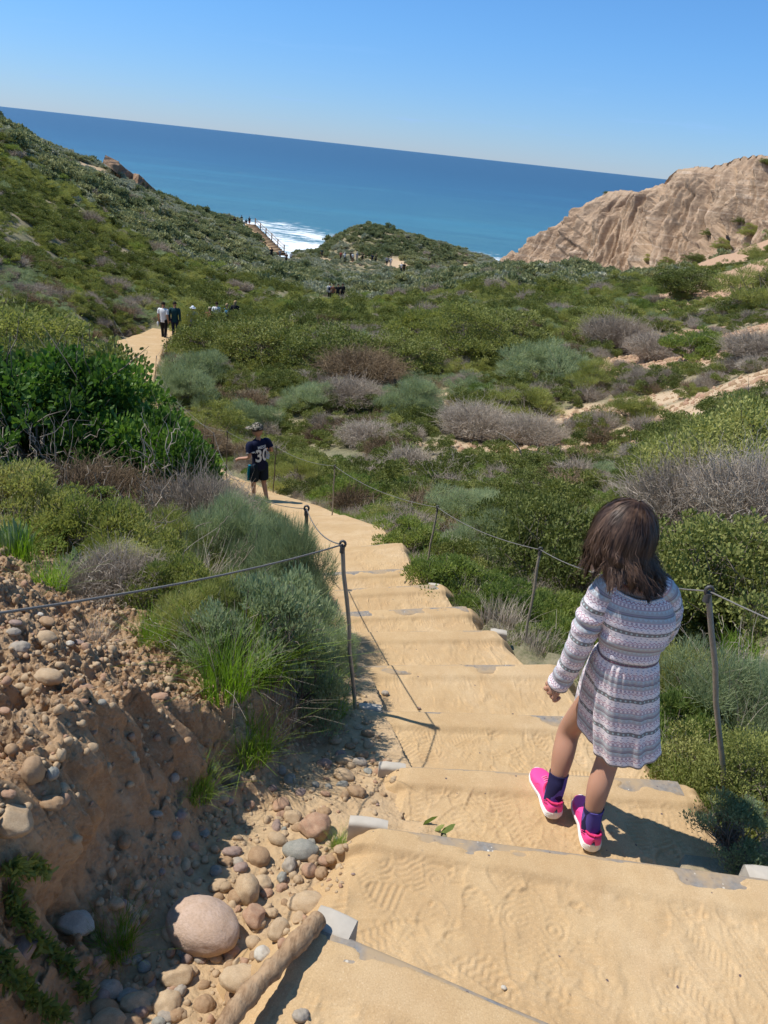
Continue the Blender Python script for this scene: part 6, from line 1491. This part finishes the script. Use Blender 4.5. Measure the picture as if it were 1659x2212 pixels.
# the dark mass at the left
for k, px, Y, R_, H_, lab in [
 ('glossy', 60, 5.9, 1.15, 1.35, 'big glossy dark green bush at the left edge above the cable'),
 ('glossy', 235, 6.3, 1.05, 1.42, 'tall glossy broad-leaved bush hiding the path, its top leaves catching the sun'),
 ('glossy', 345, 5.9, .62, 1.02, 'lower glossy bush sloping down to the path at the right of the dark mass'),
 ('leafy', 130, 10.5, 1.7, 1.75, 'dark rounded bush behind the glossy bush at the left edge'),
 ('leafy', 215, 14.5, 1.2, 1.35, 'dark bush at the left verge of the sandy bend'),
 ('olive', 60, 14.5, 2.3, 1.9, 'wide olive bush behind the dark ones at the far left'),
 ('sage', 590, 3.62, .38, .62, 'feathery grey-green sagebrush bulging over the steps behind the tall post'),
 ('sage', 505, 3.95, .40, .52, 'feathery sagebrush left of the one that bulges over the steps'),
 ('feather', 655, 3.28, .26, .46, 'dark feathery skirt of foliage at the step edge above the tall post'),
 ('green', 400, 3.9, .40, .40, 'dull green wiry bush left of the two sagebrushes'),
 ('lime', 300, 3.15, .34, .32, 'yellow-green bush right above the sagging left cable'),
 ('lime', 190, 3.3, .36, .34, 'yellow-green sprawling bush with twigs at the left above the bank'),
 ('lime', 60, 3.5, .40, .34, 'yellow-green bush at the left edge above the bank'),
 ('small', 620, 2.66, .24, .42, 'open bush with small grey-green leaves left of the tall post'),
 ('small', 540, 2.62, .22, .36, 'small-leaved grey-green bush above the long green grass'),
 ('green', 470, 2.9, .26, .30, 'low tangled green herb at the top of the cut bank'),
 ('brown', 340, 4.6, .45, .42, 'brown twiggy tangle under the glossy bush'),
 ('brown', 190, 4.7, .50, .42, 'brown bare twigs below the big bush at the left'),
 ('twigs', 430, 4.5, .42, .62, 'pale arching twigs between glossy bush and sagebrush'),
 ('twigs', 250, 2.75, .26, .26, 'dead pale twigs lying on the bank top')]:
    shrub(k, px, Y, R_, H_, lab, G1)
for k, px, Y, R_, H_, lab in [
 ('small', 585, 2.42, .25, .40, 'grey-green small-leaved bush overhanging the cut bank'), ('small', 650, 2.52, .22, .36, 'small-leaved bush left of the tall post, darkest at its base'),
 ('green', 500, 2.55, .24, .34, 'green wiry bush behind the tall grass'), ('olive', 420, 2.72, .24, .28, 'olive low bush on the rim of the bank'), ('feather', 690, 3.0, .20, .34, 'dark soft bush right behind the tall post'),
 ('small', 470, 2.32, .18, .28, 'sparse small bush at the corner of the cut bank'), ('green', 330, 2.95, .28, .26, 'tangled green herb above the dead twigs'),
 ('lime', 350, 2.72, .26, .27, 'yellow-green herb spreading over the middle of the bank top'), ('green', 415, 2.48, .22, .26, 'wiry green herb at the brink of the cut bank'), ('olive', 270, 2.95, .26, .24, 'low olive herb right of the spiky succulent'), ('lime', 215, 3.0, .24, .24, 'small yellow-green herb beside the spiky succulent')]:
    shrub(k, px, Y, R_, H_, lab, G1)
for k, px, Y, R_, H_, lab in [
 ('olive', 412, 36.4, .75, 1.55, 'bush hiding the body of the walker in the white hat'),
 ('bright', 990, 5.35, .50, .42, 'lime green leafy bush at the right edge of the stairs by a post'),
 ('bright', 1090, 5.0, .42, .40, 'bright green bush just right of the lime green one'),
 ('bright', 880, 7.0, .45, .38, 'bright green bush where the stairs begin to narrow'),
 ('sage', 1062, 7.4, .55, .58, 'round grey-green sagebrush above the lime green bush'),
 ('leafy', 1195, 6.6, .82, .92, 'dark leathery shrub behind and left of the head of the girl'),
 ('leafy', 1130, 7.6, .70, .80, 'dark green shrub higher up left of the leathery one'),
 ('leafy', 1480, 5.2, .80, .80, 'dark leafy shrub right of the head of the girl'),
 ('leafy', 1600, 4.6, .75, .80, 'dark leafy shrub at the right edge level with the shoulders of the girl'),
 ('olive', 1560, 7.0, 1.0, .95, 'olive shrub behind the dark ones at the right edge'),
 ('lime', 1640, 9.4, .85, .9, 'yellow-green shrub at the right edge above the greyish twigs'),
 ('olive', 1480, 9.2, .85, .85, 'olive green shrub left of the yellow-green one'),
 ('twigs', 1500, 6.3, .75, .80, 'grey leafless bush right above the head of the girl'),
 ('twigs', 1640, 5.9, .70, .80, 'grey leafless bush at the right edge among dark leaves'),
 ('feather', 1590, 3.1, .38, .46, 'soft grey-green bush right of the tall right post'),
 ('green', 1500, 3.4, .36, .40, 'dull green bush behind the back of the girl'),
 ('bright', 1460, 2.85, .30, .38, 'bright green bush right beside the hem of the dress'),
 ('leafy', 1560, 2.45, .30, .36, 'dark green leafy bush at the foot of the tall right post'),
 ('olive', 1640, 2.25, .30, .34, 'olive bush at the right edge beside the post'),
 ('bright', 1250, 4.5, .38, .40, 'green leafy bush left of the patterned sleeve'),
 ('bright', 1190, 5.4, .40, .40, 'bright green bush below the dark leathery shrub'),
 ('small', 1610, 1.93, .17, .17, 'small grey-green sprig spilling onto the third step at the right'),
 ('feather', 1010, 9.6, .62, .55, 'greyish green bush in the grass right of the thin posts'),
 ('bright', 760, 10.5, .60, .50, 'bright green bush right behind the boy'),
 ('green', 640, 11.6, .60, .55, 'green bush immediately right of the boy'),
 ('feather', 545, 8.0, .30, .40, 'feathery sprig in front of the legs of the boy'),
 ('sage', 520, 5.3, .50, .52, 'sagebrush hiding the path below the boy'),
 ('sage', 612, 4.6, .34, .40, 'sagebrush next to the short dark post'),
 ('leafy', 400, 8.6, .40, .62, 'dark bush at the path just below the left posts'),
 ('twigs', 465, 6.6, .40, .50, 'bleached twigs left of the boy')]:
    shrub(k, px, Y, R_, H_, lab, G1)
for k, px, Y, R_, H_, lab in [
 ('sage', 885, 21.5, 1.15, 1.15, 'round silvery green bush standing alone in the middle of the valley'),
 ('twigs', 1030, 19.5, 1.2, .95, 'broad grey leafless bush in the middle of the valley'),
 ('twigs', 1150, 18.8, 1.0, .8, 'grey leafless bush above the sandy patch'),
 ('twigs', 1390, 24.0, .62, .62, 'small ball of grey twigs on the right slope'),
 ('bright', 1500, 26.5, 1.25, 1.1, 'bright green round bush on the stony right slope'),
 ('green', 1290, 24.5, 1.15, 1.05, 'dark feathery bush left of the ball of grey twigs'),
 ('feather', 1180, 27.0, 1.9, 1.5, 'large grey-green bush in the upper valley, right of centre'),
 ('green', 1130, 22.6, 1.3, .85, 'green low bush left of the sandy patch'),
 ('feather', 430, 26.5, 1.4, 1.3, 'grey-green bush beside the sandy bend'),
 ('feather', 400, 21.5, 1.1, 1.2, 'silvery bush where the path narrows below the bend'),
 ('leafy', 480, 33.0, 2.4, 1.9, 'dark leafy bush in front of the half hidden walkers'),
 ('leafy', 470, 39.0, 1.7, 1.75, 'dark bush covering the legs of the half hidden walkers'),
 ('olive', 418, 39.5, 1.3, 1.7, 'olive bush hiding all but the white hat of a walker'),
 ('leafy', 590, 31.0, 2.5, 2.0, 'dark green leafy mass right of the half hidden walkers'),
 ('leafy', 700, 29.0, 2.3, 1.8, 'dark leafy bush left of the middle of the valley'),
 ('brown', 780, 26.5, 1.7, 1.3, 'brown twiggy bush in the centre of the valley'),
 ('feather', 670, 22.0, 1.0, .9, 'silvery bush left of the lone round one'),
 ('twigs', 760, 22.5, 1.2, .9, 'grey twiggy patch between two silvery bushes'),
 ('feather', 540, 20.0, 1.0, .9, 'greyish bush above the boy'),
 ('olive', 480, 18.0, .9, .8, 'olive bush between the boy and the bend'),
 ('brown', 430, 15.5, .7, .7, 'reddish brown twigs right of the hidden stretch of path'),
 ('leafy', 870, 30.0, 2.0, 1.5, 'dark green bush behind the brown twiggy one'),
 ('olive', 1000, 33.0, 2.6, 2.1, 'olive green dome in the upper middle of the valley'),
 ('leafy', 1080, 37.0, 2.8, 2.1, 'dark dome at the top right of the valley'),
 ('lime', 920, 36.0, 2.4, 1.7, 'yellow-green bush near the top of the valley'),
 ('twigs', 1330, 36.0, 1.9, 1.6, 'grey bare bush high on the right slope'),
 ('twigs', 1420, 31.0, 1.5, 1.2, 'grey bare bush between stony patches'),
 ('twigs', 1640, 21.5, 1.2, .9, 'grey bare bush at the right edge of the stony slope'),
 ('green', 1640, 44.0, 3.0, 2.3, 'green bush high at the right edge under the cliff'),
 ('leafy', 1480, 60.0, 3.0, 2.3, 'dark bush below the eroded slope at the right'),
 ('olive', 1300, 40.0, 2.2, 1.6, 'olive bush right of the dark dome'),
 ('twigs', 800, 17.5, .9, .6, 'low grey twigs above the tall grass'),
 ('green', 1370, 19.5, .9, .7, 'low green bush beside the sandy wash')]:
    shrub(k, px, Y, R_, H_, lab, G2)
# long grass
for px, Y, R_, lab in [(530,2.30,.15,'tall bright green grass hanging over the cut bank'),(575,2.36,.13,'bright green grass right of the tallest tuft'),(490,2.12,.12,'long green grass at the left of the tallest tuft'),(545,2.08,.10,'grass tuft reaching down to the cobbles'),
   (440,2.35,.10,'sparse grass at the rim of the bank'),(330,2.35,.08,'small grass tuft on the bare bank top'),(385,2.6,.10,'grass tuft behind the bank rim'),(270,2.75,.10,'grass blades under the yellow-green bush'),(425,1.80,.07,'thin grass at the corner of the cut bank'),
   (615,2.5,.10,'grass below the small-leaved bush'),(700,2.75,.09,'short grass beside the tall post'),(735,2.62,.06,'tiny grass tuft at the foot of the tall post'),(245,1.25,.06,'lone thin grass stalks left of the pink boulder'),(742,1.75,.035,'single blades of grass beside the second step'),
   (100,2.6,.09,'grass sprouting on the stony bank top at the left'),(30,2.9,.10,'grass at the left edge of the bank top')]:
    shrub('tuft', px, Y, R_*.62, R_*.98, lab, G3, cat='grass')
for px, Y, R_, lab in [(500,2.2,.12,'dry pale stalks among the tall green grass'),(590,2.3,.12,'dry stalks at the right of the tall green grass'),(420,3.0,.14,'dry grass stalks above the bank'),(200,2.2,.06,'a few dry stalks leaning over the dark bank'),(1640,2.9,.2,'dry stalks at the right edge')]:
    shrub('dtuft', px, Y, R_*.6, R_*1.05, lab, G3, cat='grass')
# sparse bare branches standing out of the low growth
BR = [twig_mesh('bare_branches', 1, .9, 46, 540+q, 'dry', 9, .0042) for q in range(3)]
for i_, (px, Y, R_, H_, lab) in enumerate([(230,3.6,.50,.62,'pale bare branches rising from the yellow-green bush'),(420,3.5,.45,.55,'thin bare branches left of the sagebrush'),(340,5.0,.7,.95,'long bleached branches in front of the glossy bush'),(110,4.9,.7,.85,'bare grey branches at the left under the glossy bush'),
   (500,2.75,.28,.42,'bare twigs sticking out above the tall grass'),(440,2.35,.24,.30,'dry twigs fallen over the bank rim'),(150,2.6,.24,.20,'brittle dead twigs on the stony bank top'),(600,2.25,.16,.16,'dead twigs on the shaded slope under the grass'),
   (1540,6.1,.7,.8,'pale branches in the grey bush above the girl'),(1380,4.4,.35,.5,'bare stems left of the hair of the girl'),(1620,3.4,.4,.55,'bare stems right of the tall right post'),(960,12.5,.8,.9,'bare pale stems in the green slope right of the boy')]):
    x, z = gz(px, Y); o = link('bare_branches', BR[i_ % 3], loc=(x,Y,z)); o.scale = (R_,R_,H_); o.rotation_euler = (0,0,i_*1.7); tag(o, lab, 'branches', 'bare branches among the shrubs')
# fleshy rosettes
M_succ = plain('fleshy_leaf', (.24,.32,.15), .55, .4, .25, 20)
def rosette(px, Y, R_, n, seed, label):
    rg = np.random.default_rng(seed); mb = MB()
    for i in range(n):
        a = rg.random()*6.283; t = rg.uniform(.15,1.0); e = np.array([math.cos(a)*t*.55, math.sin(a)*t*.55, 1.05-.35*t])*R_*rg.uniform(.7,1.1)
        m = e*.5+np.array([0,0,-.05*R_])+np.array([math.cos(a),math.sin(a),0])*.08*R_; tube(mb, catrom([(e*0).tolist(), m.tolist(), e.tolist()], 3), np.array([.045,.05,.052,.048,.04,.028,.006])*R_, 6)
    x, z = gz(px, Y); tag(mb.build('succulent', M_succ, loc=(x,Y,z-.01)), label, 'succulent', 'fleshy rosettes on the bank')
rosette(152, 2.85, .16, 44, 1, 'spiky pale green succulent growing on the bank top'); rosette(18, 2.95, .20, 50, 2, 'larger spiky succulent at the left edge of the bank'); rosette(452, 2.62, .12, 40, 3, 'pale green succulent half hidden in the grass above the bank')
# trailing weed down the lower left of the bank
def trail(pts, seed, label):
    rg = np.random.default_rng(seed); ps = []
    for x, y in pts:
        h = hit(x, y); ps.append(np.array(h[0]+h[1]*.02))
    c = catrom(ps, 14); o = empty('trailing_weed', c[0]); c = c-c[0]; mb = MB(); tube(mb, c, np.linspace(.0028,.001,len(c)), 5); mb.build('stem', M_stem, o)
    n = len(c)*9; i = rg.integers(0, len(c), n); C = c[i]+rg.normal(size=(n,3))*.007; N = rg.normal(size=(n,3))+np.array([.5,0,.5]); V, F = leaves_mesh(rg, C, N, .022, .30, 'oval')
    link('leaves', mesh_from('leaves', V, F, mats=(ML['bright'],)), o); tag(o, label, 'weed')
trail([(5,1925),(35,1950),(62,1985),(95,2035),(125,2095),(180,2150)], 4, 'green weed trailing down the dark bank at the lower left')
trail([(0,2045),(18,2085),(50,2120),(80,2160),(125,2195)], 5, 'lower green weed trailing to the bottom left corner')
trail([(0,1880),(30,1865),(60,1860),(85,1880)], 6, 'green weed at the left edge above the trailing ones')
# bare pale stalks bending over the left foreground
def stalk(pts, r, label, mat=None):
    ps = catrom([tuple(P(x,y,Y=Y)) for x,y,Y in pts], 8); mb = MB(); tube(mb, ps, np.linspace(r, r*.35, len(ps)), 5); tag(mb.build('dry_stalk', mat or M_dead), label, 'stalk', 'bare stalks over the bank')
stalk([(380,1395,2.75),(350,1340,2.7),(318,1300,2.65),(292,1262,2.6)], .0045, 'white dead branch leaning above the left cable')
stalk([(395,1330,3.0),(385,1240,3.0),(400,1190,3.0),(470,1140,3.05)], .003, 'thin bent branch rising through the yellow-green bush')
stalk([(182,1852,1.45),(160,1790,1.42),(135,1725,1.38),(116,1692,1.34)], .0022, 'pale dry stalk leaning across the shaded bank')
stalk([(250,2060,1.30),(300,2015,1.34),(350,1985,1.38),(392,1958,1.40)], .0016, 'thin straw lying against the pink boulder')
stalk([(240,2035,1.30),(238,1950,1.32),(246,1880,1.34)], .0016, 'upright dry stalk in front of the lower bank')
stalk([(70,2050,1.15),(130,2058,1.18),(190,2068,1.2)], .0014, 'short straw low on the bank')
stalk([(1128,985,15.5),(1120,968,15.5),(1095,945,15.5),(1070,932,15.5)], .02, 'pale arching branch over the sandy patch')
# fallen green leaves on the third step
rg = np.random.default_rng(4)
for px, py, lab in [(913,1783,'single upright green leaf on the board of the second step'),(938,1795,'green leaves lying together on the board of the second step'),(951,1799,'dark green leaf beside the others on the board')]:
    q = hit(px, py)[0]; V, F = leaves_mesh(rg, np.array([(0,0,.002)]), np.array([(.6,.1,.5)]), .045, .42, 'oval'); tag(link('fallen_leaf', mesh_from('leaf', V, F, mats=(ML['bright'],)), loc=q), lab, 'leaf', 'leaves on the step')

# shrubs clinging to the cliff
_me = bpy.data.objects['cliff'].data; _v = np.empty(len(_me.vertices)*3, np.float32); _me.vertices.foreach_get('co', _v); _f = np.empty(len(_me.loops), np.int32); _me.loops.foreach_get('vertex_index', _f)
CB = BVHTree.FromPolygons(_v.reshape(-1,3).tolist(), _f.reshape(-1,4).tolist())
for k, px, py, R_, lab in [('leafy',1535,505,1.5,'dark shrub clinging to the cliff at its middle'),('leafy',1600,478,1.2,'dark shrub on a ledge high on the cliff'),('olive',1620,500,1.6,'olive shrub on the cliff below the ledge shrub'),('olive',1560,530,1.5,'olive shrub low on the right of the cliff'),
   ('leafy',1500,560,1.8,'dark shrub at the foot of the cliff near the right'),('olive',1440,570,1.6,'olive shrub at the foot of the cliff'),('twigs',1590,560,1.6,'grey shrub on the lower cliff'),('leafy',1640,540,1.5,'dark shrub at the right edge of the cliff'),('leafy',1310,417,.8,'tiny shrub on the crest of the cliff'),('olive',1400,560,1.3,'small shrub low on the middle of the cliff'),('leafy',1650,350,1.0,'small shrub near the top of the cliff at the right edge')]:
    d = Vector(ray(px, py)).normalized(); h = CB.ray_cast(Vector((0,0,0)), d)
    if h[0] is None: continue
    L_, S_ = kindmesh(k); o = empty('shrub', h[0]-Vector((0,0,.3*R_))) if S_ else link('dry_bush', L_, loc=h[0]-Vector((0,0,.3)))
    if S_: link('leaves', L_, o); link('stems', S_, o)
    o.scale = (R_, R_, R_*.8); tag(o, lab, 'shrub', 'shrubs clinging to the cliff')
